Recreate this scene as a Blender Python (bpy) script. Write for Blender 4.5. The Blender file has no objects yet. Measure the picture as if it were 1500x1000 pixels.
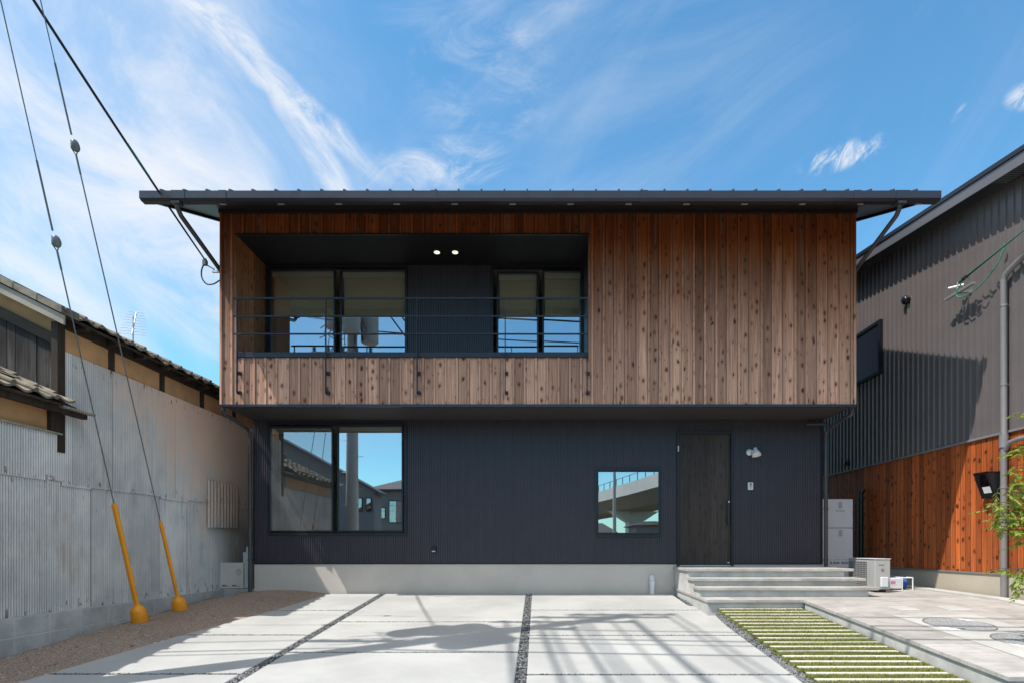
import bpy, math, random
from mathutils import Vector, noise
R = math.radians
rng = random.Random(7)
sc = bpy.context.scene
col = sc.collection

# ---------------------------------------------------------------- camera
H = 0.83                      # camera height above the paving at the foot of the house
cam_d = bpy.data.cameras.new('camera'); cam = bpy.data.objects.new('camera', cam_d); col.objects.link(cam)
cam.location = (0, 0, H); cam.rotation_euler = (R(90), 0, 0)
cam_d.sensor_width = 36; cam_d.lens = 19.2
cam_d.shift_x = -38/1500; cam_d.shift_y = 0.2
cam_d.clip_start = 0.05; cam_d.clip_end = 3000
sc.camera = cam

# ---------------------------------------------------------------- sun
SUN = Vector((.554, .305, -1.0))
sun_d = bpy.data.lights.new('sun', 'SUN'); sun = bpy.data.objects.new('sun', sun_d); col.objects.link(sun)
sun_d.energy = 2.85; sun_d.angle = R(0.5); sun_d.color = (1, .955, .89)
sun.rotation_euler = SUN.to_track_quat('-Z', 'Y').to_euler()
sun.location = (-20, -12, 40)

sc.view_settings.view_transform = 'Standard'; sc.view_settings.look = 'None'
sc.view_settings.gamma = 1; sc.view_settings.exposure = 0.88

# ---------------------------------------------------------------- node helper
class G:
    def __init__(s, nt): s.nt = nt; s.nodes = nt.nodes; s.links = nt.links
    def n(s, typ, ins=None, **attr):
        nd = s.nodes.new('ShaderNode' + typ)
        for k, v in attr.items(): setattr(nd, k, v)
        for k, v in (ins or {}).items(): s.set(nd.inputs[k], v)
        return nd
    def set(s, sock, v):
        if isinstance(v, bpy.types.NodeSocket): s.links.new(v, sock)
        elif isinstance(v, bpy.types.Node): s.links.new(v.outputs[0], sock)
        else:
            if sock.type == 'RGBA' and isinstance(v, (tuple, list)) and len(v) == 3: v = (*v, 1)
            sock.default_value = v
    def m(s, op, a, b=0.0, c=0.0, clamp=False):
        nd = s.nodes.new('ShaderNodeMath'); nd.operation = op; nd.use_clamp = clamp
        s.set(nd.inputs[0], a); s.set(nd.inputs[1], b); s.set(nd.inputs[2], c)
        return nd.outputs[0]
    def ramp(s, x, lo, hi):      # smoothstep lo..hi to 0..1
        nd = s.n('MapRange', {0: x, 1: lo, 2: hi, 3: 0.0, 4: 1.0}); nd.interpolation_type = 'SMOOTHSTEP'
        return nd.outputs[0]
    def mix(s, f, a, b, mode='MIX'):
        nd = s.nodes.new('ShaderNodeMix'); nd.data_type = 'RGBA'; nd.blend_type = mode
        s.set(nd.inputs[0], f); s.set(nd.inputs[6], a); s.set(nd.inputs[7], b)
        return nd.outputs[2]
    def xyz(s, x, y, z):
        nd = s.nodes.new('ShaderNodeCombineXYZ')
        for i, v in enumerate((x, y, z)): s.set(nd.inputs[i], v)
        return nd.outputs[0]
    def noise(s, vec, scale=1.0, detail=4.0, rough=.55, dist=0.0):
        nd = s.n('TexNoise', {'Vector': vec, 'Scale': scale, 'Detail': detail, 'Roughness': rough, 'Distortion': dist})
        return nd.outputs[0]
    def vor(s, vec, scale=1.0, feature='F1', dims='3D'):
        nd = s.n('TexVoronoi', feature=feature, voronoi_dimensions=dims)
        s.set(nd.inputs['Vector'], vec); s.set(nd.inputs['Scale'], scale)
        return nd
    def white(s, w):
        nd = s.n('TexWhiteNoise', noise_dimensions='1D'); s.set(nd.inputs['W'], w)
        return nd.outputs[0]
    def scale(s, vec, sx, sy, sz):
        nd = s.n('VectorMath', operation='MULTIPLY'); s.set(nd.inputs[0], vec); nd.inputs[1].default_value = (sx, sy, sz)
        return nd.outputs[0]
    def bump(s, h, strength=.3, dist=.01):
        return s.n('Bump', {'Height': h, 'Strength': strength, 'Distance': dist}).outputs[0]

# ---------------------------------------------------------------- world: clear blue sky with cirrus
def make_world():
    w = bpy.data.worlds.new('World'); sc.world = w; w.use_nodes = True
    g = G(w.node_tree); g.nodes.clear()
    el = math.atan2(1, math.hypot(SUN.x, SUN.y))
    sky = g.n('TexSky', sky_type='NISHITA', sun_disc=False, sun_elevation=el,
              sun_rotation=math.atan2(-SUN.x, -SUN.y), altitude=50, air_density=1.1, dust_density=.35, ozone_density=2.2)
    tc = g.n('TexCoord')
    sep = g.n('SeparateXYZ', {0: tc.outputs['Generated']})
    dx, dy, dz = sep.outputs
    inv = g.m('DIVIDE', 1.0, g.m('MAXIMUM', g.m('ABSOLUTE', dy), .02))
    u = g.m('MULTIPLY', dx, inv); v = g.m('MULTIPLY', dz, inv)
    front = g.ramp(dy, 0.0, .12)
    P = g.xyz(u, v, g.m('MULTIPLY', g.m('SIGN', dy), 7.0))
    def pq(cx, cy, ang):          # coordinates along / across a streak
        a = R(ang); ca, sa = math.cos(a), math.sin(a)
        x = g.m('SUBTRACT', u, cx); y = g.m('SUBTRACT', v, cy)
        return (g.m('ADD', g.m('MULTIPLY', x, ca), g.m('MULTIPLY', y, sa)),
                g.m('SUBTRACT', g.m('MULTIPLY', y, ca), g.m('MULTIPLY', x, sa)))
    warp = g.n('TexNoise', {'Vector': P, 'Scale': 2.2, 'Detail': 5.0})
    def blob(cx, cy, ang, la, lb, wob=.18):
        p, q = pq(cx, cy, ang)
        q = g.m('ADD', q, g.m('MULTIPLY', g.m('SUBTRACT', warp.outputs[0], .5), wob))
        r = g.m('ADD', g.m('POWER', g.m('ABSOLUTE', g.m('DIVIDE', p, la)), 2.0), g.m('POWER', g.m('ABSOLUTE', g.m('DIVIDE', q, lb)), 2.0))
        return g.ramp(r, 1.0, 0.0)
    def wisps(ang, sa, sb, seed, lo, hi, rough=.62, dist=.6):
        p, q = pq(0, 0, ang)
        return g.ramp(g.noise(g.xyz(g.m('MULTIPLY', p, sa), g.m('MULTIPLY', q, sb), seed), 1.0, 9.0, rough, dist), lo, hi)
    def mul(*a):
        r = a[0]
        for b in a[1:]: r = g.m('MULTIPLY', r, b)
        return r
    c = []
    # wide veil over the left
    vl = g.m('ADD', g.m('ADD', u, g.m('MULTIPLY', v, .55)), g.m('MULTIPLY', g.m('SUBTRACT', warp.outputs[0], .5), .35))
    veil_mask = g.ramp(vl, .26, -.26)
    veil = mul(veil_mask, g.m('ADD', .30, g.m('MULTIPLY', wisps(-50, 1.8, 4.5, 3.1, .34, .74, .66, 1.2), .62)))
    low = g.ramp(g.m('ADD', v, g.m('MULTIPLY', g.m('SUBTRACT', warp.outputs[0], .5), .5)), .30, .62)
    c.append(mul(veil, g.m('ADD', .12, g.m('MULTIPLY', low, .85)), .92))
    c.append(mul(blob(-.66, .56, -35, .42, .19, .3), wisps(-30, 2.2, 6, 31.0, .32, .70, .66, 1.0), .85))
    c.append(mul(blob(-.88, .42, -38, .30, .10, .2), wisps(-35, 3, 9, 37.0, .3, .62), .8))
    # bright streak from the top falling to the eave
    c.append(mul(blob(-.50, .86, -40, .34, .038, .14), wisps(-40, 5, 14, 9.2, .28, .66, .68, 1.2), .9))
    c.append(mul(blob(-.42, .74, -57, .24, .032, .10), wisps(-55, 5, 22, 12.2, .28, .68), .8))
    # soft tufts in the middle
    c.append(mul(blob(-.11, .88, 25, .17, .15, .25), wisps(20, 3.5, 6, 5.5, .38, .80, .68, 1.4), .62))
    c.append(mul(blob(-.19, .70, 10, .17, .06, .12), wisps(12, 5, 9, 15.5, .38, .76, .68, 1.4), .75))
    c.append(mul(blob(-.05, 1.02, 10, .30, .10, .2), wisps(15, 3, 9, 17.5, .42, .8), .4))
    c.append(mul(blob(.10, .80, 40, .75, .30, .3), wisps(35, 1.6, 4, 61.0, .36, .80, .64, 1.0), .20))
    # two small clouds on the right
    c.append(mul(blob(.555, .722, 20, .10, .032, .09), wisps(62, 10, 30, 21.0, .42, .66, .7), .9))
    c.append(mul(blob(.90, .83, 20, .06, .030, .05), wisps(50, 9, 26, 27.0, .42, .68, .7), .85))
    c.append(mul(blob(.77, .79, 55, .03, .010, .02), wisps(50, 10, 26, 29.0, .44, .68, .7), .6))
    # thin radial mares' tails over the blue
    c.append(mul(g.ramp(u, -.25, .1), wisps(52, 1.0, 4, 41.0, .44, .86, .6, 1.0), .16))
    tot = c[0]
    for b in c[1:]: tot = g.m('SUBTRACT', 1.0, g.m('MULTIPLY', g.m('SUBTRACT', 1.0, tot), g.m('SUBTRACT', 1.0, b)))
    fm = g.m('MULTIPLY', tot, front)
    # loose cloud over the street side
    back = mul(g.m('SUBTRACT', 1.0, front), wisps(20, 1.1, 2.2, 51.0, .50, .80), g.ramp(dz, .02, .2), .55)
    high = mul(g.m('SUBTRACT', 1.0, front), g.ramp(dz, .38, .62), g.m('ADD', .55, g.m('MULTIPLY', warp.outputs[0], .6)), .9)
    fm = g.m('ADD', fm, back, clamp=True)
    tint = g.mix(1.0, sky.outputs[0], (.56, .96, 1.03), 'MULTIPLY')
    cc = g.mix(high, g.mix(fm, tint, (4.1, 4.15, 4.3)), (7.2, 6.75, 6.3))     # unseen bright cloud added over the street to fill the facade shade
    bg = g.n('Background', {'Color': cc, 'Strength': .125})
    out = g.n('OutputWorld', {'Surface': bg})
make_world()

# ---------------------------------------------------------------- materials
M = {}
def mat(name):
    m = bpy.data.materials.new(name); m.use_nodes = True
    g = G(m.node_tree); g.nodes.clear()
    b = g.n('BsdfPrincipled'); g.n('OutputMaterial', {'Surface': b})
    tc = g.n('TexCoord'); M[name] = m
    return g, b, tc.outputs['Object']
def plain(name, c, rough=.5, metal=0.0, var=.12, scale=9.0, bump=0.0, spec=.5):
    g, b, P = mat(name)
    n = g.noise(P, scale, 5.0)
    n2 = g.noise(P, scale*.17, 3.0)
    f = g.m('ADD', g.m('MULTIPLY', n, .6), g.m('MULTIPLY', n2, .4))
    lo = tuple(x*(1-var) for x in c); hi = tuple(min(1, x*(1+var)) for x in c)
    g.set(b.inputs['Base Color'], g.mix(g.ramp(f, .3, .7), lo, hi))
    g.set(b.inputs['Roughness'], g.m('ADD', rough-.06, g.m('MULTIPLY', n, .12)))
    b.inputs['Metallic'].default_value = metal; b.inputs['Specular IOR Level'].default_value = spec
    if bump: g.set(b.inputs['Normal'], g.bump(g.noise(P, scale*6, 4.0), bump, .004))
    return m_ if False else M[name]

def wood(name, axis, pitch, phase, fresh, aged, zlo, zhi, knots=1.0, gap=0.0, kscale=(11.0, 6.0), rough=.72, batten=0.0):
    """vertical boards: board tone, grain, knots; weathers from the fresh stain (zhi) to the bleached one (zlo)"""
    g, b, P = mat(name)
    sx = g.n('SeparateXYZ', {0: P}).outputs
    s = sx[axis]; z = sx[2]
    bi = g.m('FLOOR', g.m('DIVIDE', g.m('SUBTRACT', s, phase), pitch))
    if batten:
        isb = g.m('LESS_THAN', g.m('FRACT', g.m('DIVIDE', g.m('SUBTRACT', s, phase), pitch)), batten)
        bi = g.m('ADD', bi, g.m('MULTIPLY', isb, 531.7))
    rn = g.white(bi); rn2 = g.white(g.m('ADD', bi, 77.3))
    zz = g.m('ADD', z, g.m('MULTIPLY', rn, 37.0))
    wob = g.noise(g.xyz(g.m('MULTIPLY', s, 3.0), zz, 0.0), 1.6, 3.0)
    gs = g.m('ADD', s, g.m('MULTIPLY', wob, .05))
    grain = g.noise(g.xyz(g.m('MULTIPLY', gs, 75.0), g.m('MULTIPLY', zz, 1.1), 0.0), 1.0, 5.0, .6)
    fine = g.noise(g.xyz(g.m('MULTIPLY', gs, 260.0), g.m('MULTIPLY', zz, 5.0), 3.0), 1.0, 3.0)
    dk = g.n('TexNoise', {'Vector': g.xyz(g.m('MULTIPLY', s, 26.0), g.m('MULTIPLY', zz, 9.0), 1.0), 'Scale': 1.0, 'Detail': 2.0})
    kv = g.n('VectorMath', operation='ADD'); g.set(kv.inputs[0], g.xyz(g.m('MULTIPLY', s, kscale[0]), g.m('MULTIPLY', zz, kscale[1]), 0.0))
    g.set(kv.inputs[1], g.scale(dk.outputs['Color'], .30, .30, 0))
    vo = g.vor(kv.outputs[0], 1.0, dims='2D')
    ksz = g.n('SeparateColor', {0: vo.outputs['Color']}).outputs
    rad = g.m('MULTIPLY', g.m('POWER', ksz[0], 1.9), .22*knots)
    kn = g.ramp(g.m('SUBTRACT', vo.outputs['Distance'], rad), .045, -.035)
    halo = g.m('MULTIPLY', g.ramp(vo.outputs['Distance'], .5, .06), g.ramp(ksz[0], .5, .85))
    age = g.ramp(g.m('ADD', z, g.m('MULTIPLY', g.m('SUBTRACT', g.noise(g.xyz(g.m('MULTIPLY', s, 9.0), g.m('MULTIPLY', zz, .9), 5.0), 1.0, 4.0), .5), 1.5)), zhi, zlo)
    c = g.mix(age, fresh, aged)
    tone = g.m('ADD', .60, g.m('MULTIPLY', rn2, .70))
    c = g.mix(1.0, c, g.xyz(tone, tone, tone), 'MULTIPLY')
    gr = g.m('ADD', .56, g.m('MULTIPLY', g.ramp(grain, .28, .72), .66))
    c = g.mix(1.0, c, g.xyz(gr, gr, gr), 'MULTIPLY')
    fi = g.m('ADD', .86, g.m('MULTIPLY', fine, .28))
    c = g.mix(1.0, c, g.xyz(fi, fi, fi), 'MULTIPLY')
    st = g.ramp(g.noise(g.xyz(g.m('MULTIPLY', s, 14.0), g.m('MULTIPLY', zz, .7), 9.0), 1.0, 5.0), .50, .74)
    c = g.mix(g.m('MULTIPLY', st, .62), c, tuple(x*.36 for x in aged))
    c = g.mix(g.m('MULTIPLY', halo, .58), c, tuple(x*.45 for x in fresh))
    c = g.mix(g.m('MULTIPLY', kn, g.m('ADD', .45, g.m('MULTIPLY', ksz[1], .5))), c, (.035, .017, .011))
    if batten: c = g.mix(g.m('MULTIPLY', isb, .45), c, g.mix(age, tuple(min(1, x*1.5) for x in fresh), tuple(x*.95+.03 for x in aged)))
    if gap:
        fr = g.m('FRACT', g.m('DIVIDE', g.m('SUBTRACT', s, phase), pitch))
        ln = g.m('LESS_THAN', fr, gap)
        c = g.mix(g.m('MULTIPLY', ln, .75), c, (.02, .01, .008))
    g.set(b.inputs['Base Color'], c)
    g.set(b.inputs['Roughness'], g.m('ADD', rough-.1, g.m('MULTIPLY', grain, .2)))
    b.inputs['Specular IOR Level'].default_value = .25
    g.set(b.inputs['Normal'], g.bump(g.m('ADD', grain, g.m('MULTIPLY', fine, .5)), .35, .003))

def glass(name, refl, tint=(.95, .96, .95)):
    m = bpy.data.materials.new(name); m.use_nodes = True; M[name] = m
    g = G(m.node_tree); g.nodes.clear(); tc = g.n('TexCoord')
    wv = g.noise(tc.outputs['Object'], 1.3, 1.0)
    bp = g.bump(wv, .02, .02)
    gl = g.n('BsdfGlossy', {'Color': (.93, .96, 1.0), 'Roughness': .004, 'Normal': bp})
    tr = g.n('BsdfTransparent', {'Color': tint})
    fr = g.n('Fresnel', {'IOR': 1.5})
    f = g.m('ADD', refl, g.m('MULTIPLY', fr.outputs[0], .9), clamp=True)
    g.n('OutputMaterial', {'Surface': g.n('MixShader', {0: f, 1: tr, 2: gl})})

def corrugated(name):
    g, b, P = mat(name)
    sx = g.n('SeparateXYZ', {0: P}).outputs
    y, z = sx[1], sx[2]
    sheet = g.m('FLOOR', g.m('DIVIDE', g.m('ADD', y, g.m('MULTIPLY', g.m('GREATER_THAN', z, 1.62), .31)), .66))
    rn = g.white(g.m('ADD', sheet, g.m('MULTIPLY', g.m('GREATER_THAN', z, 1.62), 40.0)))
    streak = g.noise(g.xyz(0.0, g.m('MULTIPLY', y, 30.0), g.m('MULTIPLY', z, .9)), 1.0, 6.0, .6)
    blot = g.noise(g.xyz(0.0, g.m('MULTIPLY', y, 2.2), g.m('MULTIPLY', z, 1.6)), 1.0, 6.0, .6)
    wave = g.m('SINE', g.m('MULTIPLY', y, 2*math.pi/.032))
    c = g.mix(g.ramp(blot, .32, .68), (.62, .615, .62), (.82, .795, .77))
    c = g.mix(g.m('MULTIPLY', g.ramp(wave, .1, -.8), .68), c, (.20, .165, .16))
    shf = g.m('FRACT', g.m('DIVIDE', g.m('ADD', y, g.m('MULTIPLY', g.m('GREATER_THAN', z, 1.62), .31)), .66))
    c = g.mix(g.m('MULTIPLY', g.m('LESS_THAN', shf, .014), .5), c, (.10, .085, .08))
    t = g.m('ADD', .80, g.m('MULTIPLY', rn, .3)); c = g.mix(1.0, c, g.xyz(t, t, t), 'MULTIPLY')
    c = g.mix(g.m('MULTIPLY', g.ramp(streak, .48, .78), .45), c, (.24, .23, .23))
    # rust bloom and painted warm cedar reflection toward the far end, top first
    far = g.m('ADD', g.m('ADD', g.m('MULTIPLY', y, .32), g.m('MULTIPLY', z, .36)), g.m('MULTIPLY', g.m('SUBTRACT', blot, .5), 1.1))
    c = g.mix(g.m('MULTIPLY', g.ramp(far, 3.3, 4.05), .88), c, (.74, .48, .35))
    dirty = g.m('MULTIPLY', g.ramp(y, 9.7, 10.9), g.ramp(z, 1.7, 1.0))
    c = g.mix(g.m('MULTIPLY', dirty, g.m('ADD', .25, g.m('MULTIPLY', streak, .7))), c, (.20, .165, .14))
    brn = g.ramp(g.noise(g.xyz(0.0, g.m('MULTIPLY', y, 1.7), g.m('MULTIPLY', z, .7)), 1.0, 7.0, .68), .52, .72)
    c = g.mix(g.m('MULTIPLY', g.m('MULTIPLY', brn, g.ramp(streak, .3, .6)), .5), c, (.40, .25, .165))
    # lime splashes low down, near end
    sp = g.ramp(g.noise(g.xyz(0.0, g.m('MULTIPLY', y, 7.0), g.m('MULTIPLY', z, 2.4)), 1.0, 7.0, .7), .60, .68)
    c = g.mix(g.m('MULTIPLY', g.m('MULTIPLY', sp, g.ramp(z, 1.5, .7)), .6), c, (.74, .74, .73))
    # rust at the sheet ends and nails
    rust_n = g.noise(g.xyz(0.0, g.m('MULTIPLY', y, 16.0), g.m('MULTIPLY', z, 5.0)), 1.0, 6.0, .68)
    edge = g.m('MAXIMUM', g.ramp(g.m('ABSOLUTE', g.m('SUBTRACT', z, 1.64)), .22, .0), g.m('MAXIMUM', g.ramp(z, 2.9, 3.27), g.ramp(z, .30, .08)))
    rm = g.ramp(g.m('ADD', rust_n, g.m('MULTIPLY', edge, .10)), .64, .76)
    c = g.mix(g.m('MULTIPLY', rm, .85), c, (.16, .062, .025))
    g.set(b.inputs['Base Color'], c)
    g.set(b.inputs['Roughness'], g.m('ADD', .42, g.m('MULTIPLY', blot, .25)))
    b.inputs['Metallic'].default_value = .08
    g.set(b.inputs['Normal'], g.bump(blot, .12, .02))

def concrete(name, lo, hi, sc_=1.0, speck=.3, rough=.85, bump=.15):
    g, b, P = mat(name)
    n = g.noise(P, 1.6*sc_, 7.0, .6); f = g.noise(P, 40*sc_, 4.0); pits = g.vor(P, 60*sc_).outputs['Distance']
    c = g.mix(g.ramp(n, .3, .7), lo, hi)
    t = g.m('ADD', .93, g.m('MULTIPLY', f, .14)); c = g.mix(1.0, c, g.xyz(t, t, t), 'MULTIPLY')
    c = g.mix(g.m('MULTIPLY', g.ramp(pits, .16, .06), speck), c, tuple(x*.4 for x in lo))
    g.set(b.inputs['Base Color'], c); b.inputs['Roughness'].default_value = rough
    b.inputs['Specular IOR Level'].default_value = .3
    g.set(b.inputs['Normal'], g.bump(f, bump, .004))

def slab_concrete(name):
    g, b, P = mat(name)
    sx = g.n('SeparateXYZ', {0: P}).outputs
    n = g.noise(P, .9, 7.0, .62); f = g.noise(P, 55, 4.0)
    brm = g.noise(g.xyz(g.m('MULTIPLY', sx[0], 1.2), g.m('MULTIPLY', sx[1], 60.0), 0.0), 1.0, 4.0)
    stain = g.ramp(g.noise(P, 2.3, 8.0, .7), .56, .75)
    c = g.mix(g.ramp(n, .32, .68), (.375, .375, .365), (.46, .46, .445))
    t = g.m('ADD', .94, g.m('ADD', g.m('MULTIPLY', f, .06), g.m('MULTIPLY', brm, .07))); c = g.mix(1.0, c, g.xyz(t, t, t), 'MULTIPLY')
    c = g.mix(g.m('MULTIPLY', stain, .16), c, (.36, .35, .33))
    pits = g.vor(P, 9.0).outputs['Distance']
    c = g.mix(g.m('MULTIPLY', g.ramp(pits, .035, .02), .6), c, (.2, .19, .18))
    g.set(b.inputs['Base Color'], c); b.inputs['Roughness'].default_value = .82; b.inputs['Specular IOR Level'].default_value = .3
    g.set(b.inputs['Normal'], g.bump(g.m('ADD', f, brm), .10, .003))

def tile_paving(name, tx, ty, lo, hi):
    g, b, P = mat(name)
    sx = g.n('SeparateXYZ', {0: P}).outputs
    row = g.m('FLOOR', g.m('DIVIDE', sx[1], ty))
    xo = g.m('ADD', sx[0], g.m('MULTIPLY', g.white(row), tx))
    ci = g.m('FLOOR', g.m('DIVIDE', xo, tx))
    rn = g.white(g.m('ADD', g.m('MULTIPLY', row, 17.31), g.m('MULTIPLY', ci, 3.77)))
    n = g.noise(P, 3.0, 7.0, .65); f = g.noise(P, 70, 3.0)
    str_ = g.noise(g.xyz(g.m('MULTIPLY', sx[0], 3.0), g.m('MULTIPLY', sx[1], 22.0), rn), 1.0, 5.0)
    c = g.mix(g.ramp(g.m('ADD', g.m('MULTIPLY', n, .6), g.m('MULTIPLY', str_, .4)), .34, .64), lo, hi)
    t = g.m('ADD', .84, g.m('MULTIPLY', rn, .26)); c = g.mix(1.0, c, g.xyz(t, t, t), 'MULTIPLY')
    fy = g.m('FRACT', g.m('DIVIDE', sx[1], ty)); fx = g.m('FRACT', g.m('DIVIDE', xo, tx))
    ln = g.m('MAXIMUM', g.m('LESS_THAN', fy, .006/ty), g.m('LESS_THAN', fx, .006/tx))
    c = g.mix(g.m('MULTIPLY', ln, .6), c, (.16, .15, .14))
    g.set(b.inputs['Base Color'], c); g.set(b.inputs['Roughness'], g.m('ADD', .6, g.m('MULTIPLY', f, .2)))
    b.inputs['Specular IOR Level'].default_value = .35
    g.set(b.inputs['Normal'], g.bump(g.m('ADD', f, n), .12, .004))

def gravel(name, cols, scale, bump=1.0):
    g, b, P = mat(name)
    v = g.vor(P, scale); big = g.noise(P, 1.1, 6.0, .6)
    rn = g.n('SeparateColor', {0: v.outputs['Color']}).outputs[0]
    c = g.mix(rn, cols[0], cols[1]); c = g.mix(g.m('GREATER_THAN', rn, .82), c, cols[2])
    t = g.m('ADD', .7, g.m('MULTIPLY', big, .6)); c = g.mix(1.0, c, g.xyz(t, t, t), 'MULTIPLY')
    g.set(b.inputs['Base Color'], c); b.inputs['Roughness'].default_value = .9; b.inputs['Specular IOR Level'].default_value = .2
    h = g.m('SUBTRACT', 1.0, v.outputs['Distance'])
    g.set(b.inputs['Normal'], g.bump(g.m('ADD', h, g.noise(P, scale*2, 3.0)), bump, .02))

def pebbles_mat(name, lo, hi):
    g, b, P = mat(name)
    geo = g.n('NewGeometry')
    c = g.mix(geo.outputs['Random Per Island'], lo, hi)
    g.set(b.inputs['Base Color'], c); b.inputs['Roughness'].default_value = .85

def leaf_mat(name, lo, hi, trans=.35):
    m = bpy.data.materials.new(name); m.use_nodes = True; M[name] = m
    g = G(m.node_tree); g.nodes.clear()
    geo = g.n('NewGeometry')
    tc = g.n('TexCoord'); n = g.noise(tc.outputs['Object'], 5.0, 3.0)
    c = g.mix(g.m('ADD', g.m('MULTIPLY', geo.outputs['Random Per Island'], .7), g.m('MULTIPLY', n, .3)), lo, hi)
    d = g.n('BsdfPrincipled', {'Base Color': c, 'Roughness': .5, 'Specular IOR Level': .3})
    t = g.n('BsdfTranslucent', {'Color': c})
    g.n('OutputMaterial', {'Surface': g.n('MixShader', {0: trans, 1: d, 2: t})})

wood('cedar', 0, .1811, -4.577, (.235, .055, .011), (.58, .328, .230), 3.25, 5.95, 1.0, batten=.19)
wood('cedar_reveal', 1, .1811, 8.80, (.33, .125, .045), (.42, .21, .12), 3.6, 5.9, .8, gap=.03)
wood('cedar_orange', 1, .106, 5.0, (.50, .112, .026), (.53, .135, .036), .4, 2.6, 1.15, gap=.035, kscale=(9.0, 6.5), rough=.6)
wood('old_board', 1, .13, 3.0, (.035, .028, .025), (.16, .145, .135), 2.7, 3.1, .3, gap=.09)
wood('old_board_front', 0, .13, 3.0, (.028, .022, .020), (.10, .09, .085), 2.9, 3.5, .3, gap=.09)
wood('old_timber', 1, 9.0, 0.0, (.38, .335, .285), (.38, .335, .285), 0, 1, .3)
wood('dark_timber', 1, 9.0, 0.0, (.055, .040, .030), (.055, .040, .030), 0, 1, .3)
wood('door_wood', 0, .31, 2.45, (.052, .040, .036), (.052, .040, .036), 0, 1, 0.0, rough=.5)
plain('navy_metal', (.058, .052, .065), .42, .3, .08, 4)
plain('navy_trim', (.024, .026, .036), .38, .4, .1, 6)
plain('gutter_metal', (.030, .035, .050), .30, .3, .08, 5)
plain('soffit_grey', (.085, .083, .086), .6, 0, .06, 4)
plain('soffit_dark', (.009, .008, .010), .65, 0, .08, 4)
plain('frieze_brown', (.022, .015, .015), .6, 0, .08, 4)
plain('overhang_brown', (.042, .038, .038), .65, 0, .06, 4)
plain('rail_black', (.018, .020, .030), .42, .3, .08, 9)
plain('frame_black', (.016, .018, .024), .4, .2, .1, 9)
plain('pipe_black', (.012, .012, .014), .28, 0, .1, 9)
plain('pipe_brown', (.060, .052, .054), .35, .1, .06, 8)
plain('white_paint', (.78, .78, .76), .45, 0, .04, 9)
plain('white_enamel', (.66, .67, .69), .35, 0, .03, 6)
plain('unit_grey', (.42, .415, .40), .5, 0, .05, 6)
plain('grille_dark', (.12, .125, .13), .6, 0, .1, 9)
plain('grey_print', (.10, .10, .11), .7, 0, .05, 9)
plain('galvanised', (.52, .53, .53), .4, .7, .1, 20)
plain('pipe_grey', (.22, .205, .205), .5, .1, .06, 8)
plain('mauve_metal', (.140, .119, .118), .34, .0, .05, 3, 0, .6)
plain('neighbour_fascia', (.15, .14, .15), .4, .3, .05, 3)
plain('neighbour_soffit', (.025, .024, .026), .6, 0, .08, 5)
plain('cable_black', (.012, .012, .012), .6, 0, .1, 20)
plain('cable_green', (.03, .22, .15), .5, 0, .1, 20)
plain('wire_steel', (.16, .165, .17), .4, .6, .2, 20)
plain('insulator', (.14, .15, .15), .3, 0, .1, 20)
plain('guard_yellow', (.82, .31, .010), .45, 0, .10, 7)
plain('clay', (.56, .30, .14), .95, 0, .22, 3.0, .5)
plain('kawara', (.185, .158, .122), .85, 0, .45, 9.0, .5)
plain('cardboard_pale', (.80, .745, .68), .8, 0, .05, 6)
plain('board_blue', (.58, .66, .68), .7, 0, .05, 6)
plain('interior_wall', (.66, .58, .44), .9, 0, .03, 2)
plain('interior_floor', (.36, .24, .14), .6, 0, .1, 3)
plain('blind_fabric', (.86, .81, .66), .9, 0, .03, 6)
plain('blind_cloth', (.76, .60, .40), .9, 0, .03, 6)
plain('hose_blue', (.02, .09, .36), .4, 0, .1, 9)
plain('pink_print', (.62, .20, .42), .6, 0, .05, 9)
plain('rubber', (.03, .03, .03), .7, 0, .1, 9)
plain('bark', (.12, .09, .065), .9, 0, .25, 14, .5)
plain('pole_concrete', (.42, .41, .39), .85, 0, .10, 5, .3)
plain('asphalt', (.055, .055, .057), .9, 0, .2, 30, .4)
plain('soil', (.11, .08, .055), .95, 0, .3, 10, .6)
plain('land', (.20, .18, .13), .95, 0, .25, .6)
plain('street_wall', (.20, .19, .20), .7, 0, .06, 2)
plain('street_wall_pale', (.46, .43, .38), .8, 0, .06, 2)
plain('street_roof', (.055, .058, .065), .6, 0, .15, 8)
plain('bridge_concrete', (.50, .50, .48), .85, 0, .10, .6)
plain('bridge_soffit', (.20, .18, .16), .85, 0, .10, .6)
plain('lamp_lens', (.86, .85, .80), .3, 0, .02, 5)
plain('mail_black', (.018, .017, .018), .25, 0, .05, 9)
concrete('footing', (.50, .455, .41), (.56, .51, .46), 1.0, .12)
concrete('footing_beige', (.44, .385, .30), (.49, .43, .335), 1.0, .12)
concrete('step_concrete', (.40, .395, .375), (.56, .55, .52), 2.2, .5)
concrete('block', (.42, .43, .44), (.60, .605, .60), 2.4, .5, .9, .4)
concrete('mortar', (.55, .55, .545), (.66, .66, .65), 3, .2)
concrete('strip_concrete', (.54, .51, .44), (.66, .63, .55), 3, .15)
concrete('kerb_concrete', (.42, .41, .385), (.52, .51, .485), 2, .3)
slab_concrete('slab')
tile_paving('porcelain', .60, .30, (.34, .32, .30), (.49, .465, .44))
gravel('granite_dust', ((.46, .315, .235), (.60, .455, .36), (.72, .60, .51)), 85)
gravel('cover_gravel', ((.24, .24, .245), (.33, .33, .335), (.42, .42, .42)), 90, .25)
gravel('joint_bed', ((.03, .031, .033), (.08, .08, .083), (.16, .16, .16)), 60)
pebbles_mat('dust_stones', (.20, .14, .11), (.60, .49, .42))
pebbles_mat('joint_stones', (.030, .032, .035), (.30, .305, .31))
leaf_mat('turf', (.17, .21, .035), (.40, .40, .09), .30)
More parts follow.
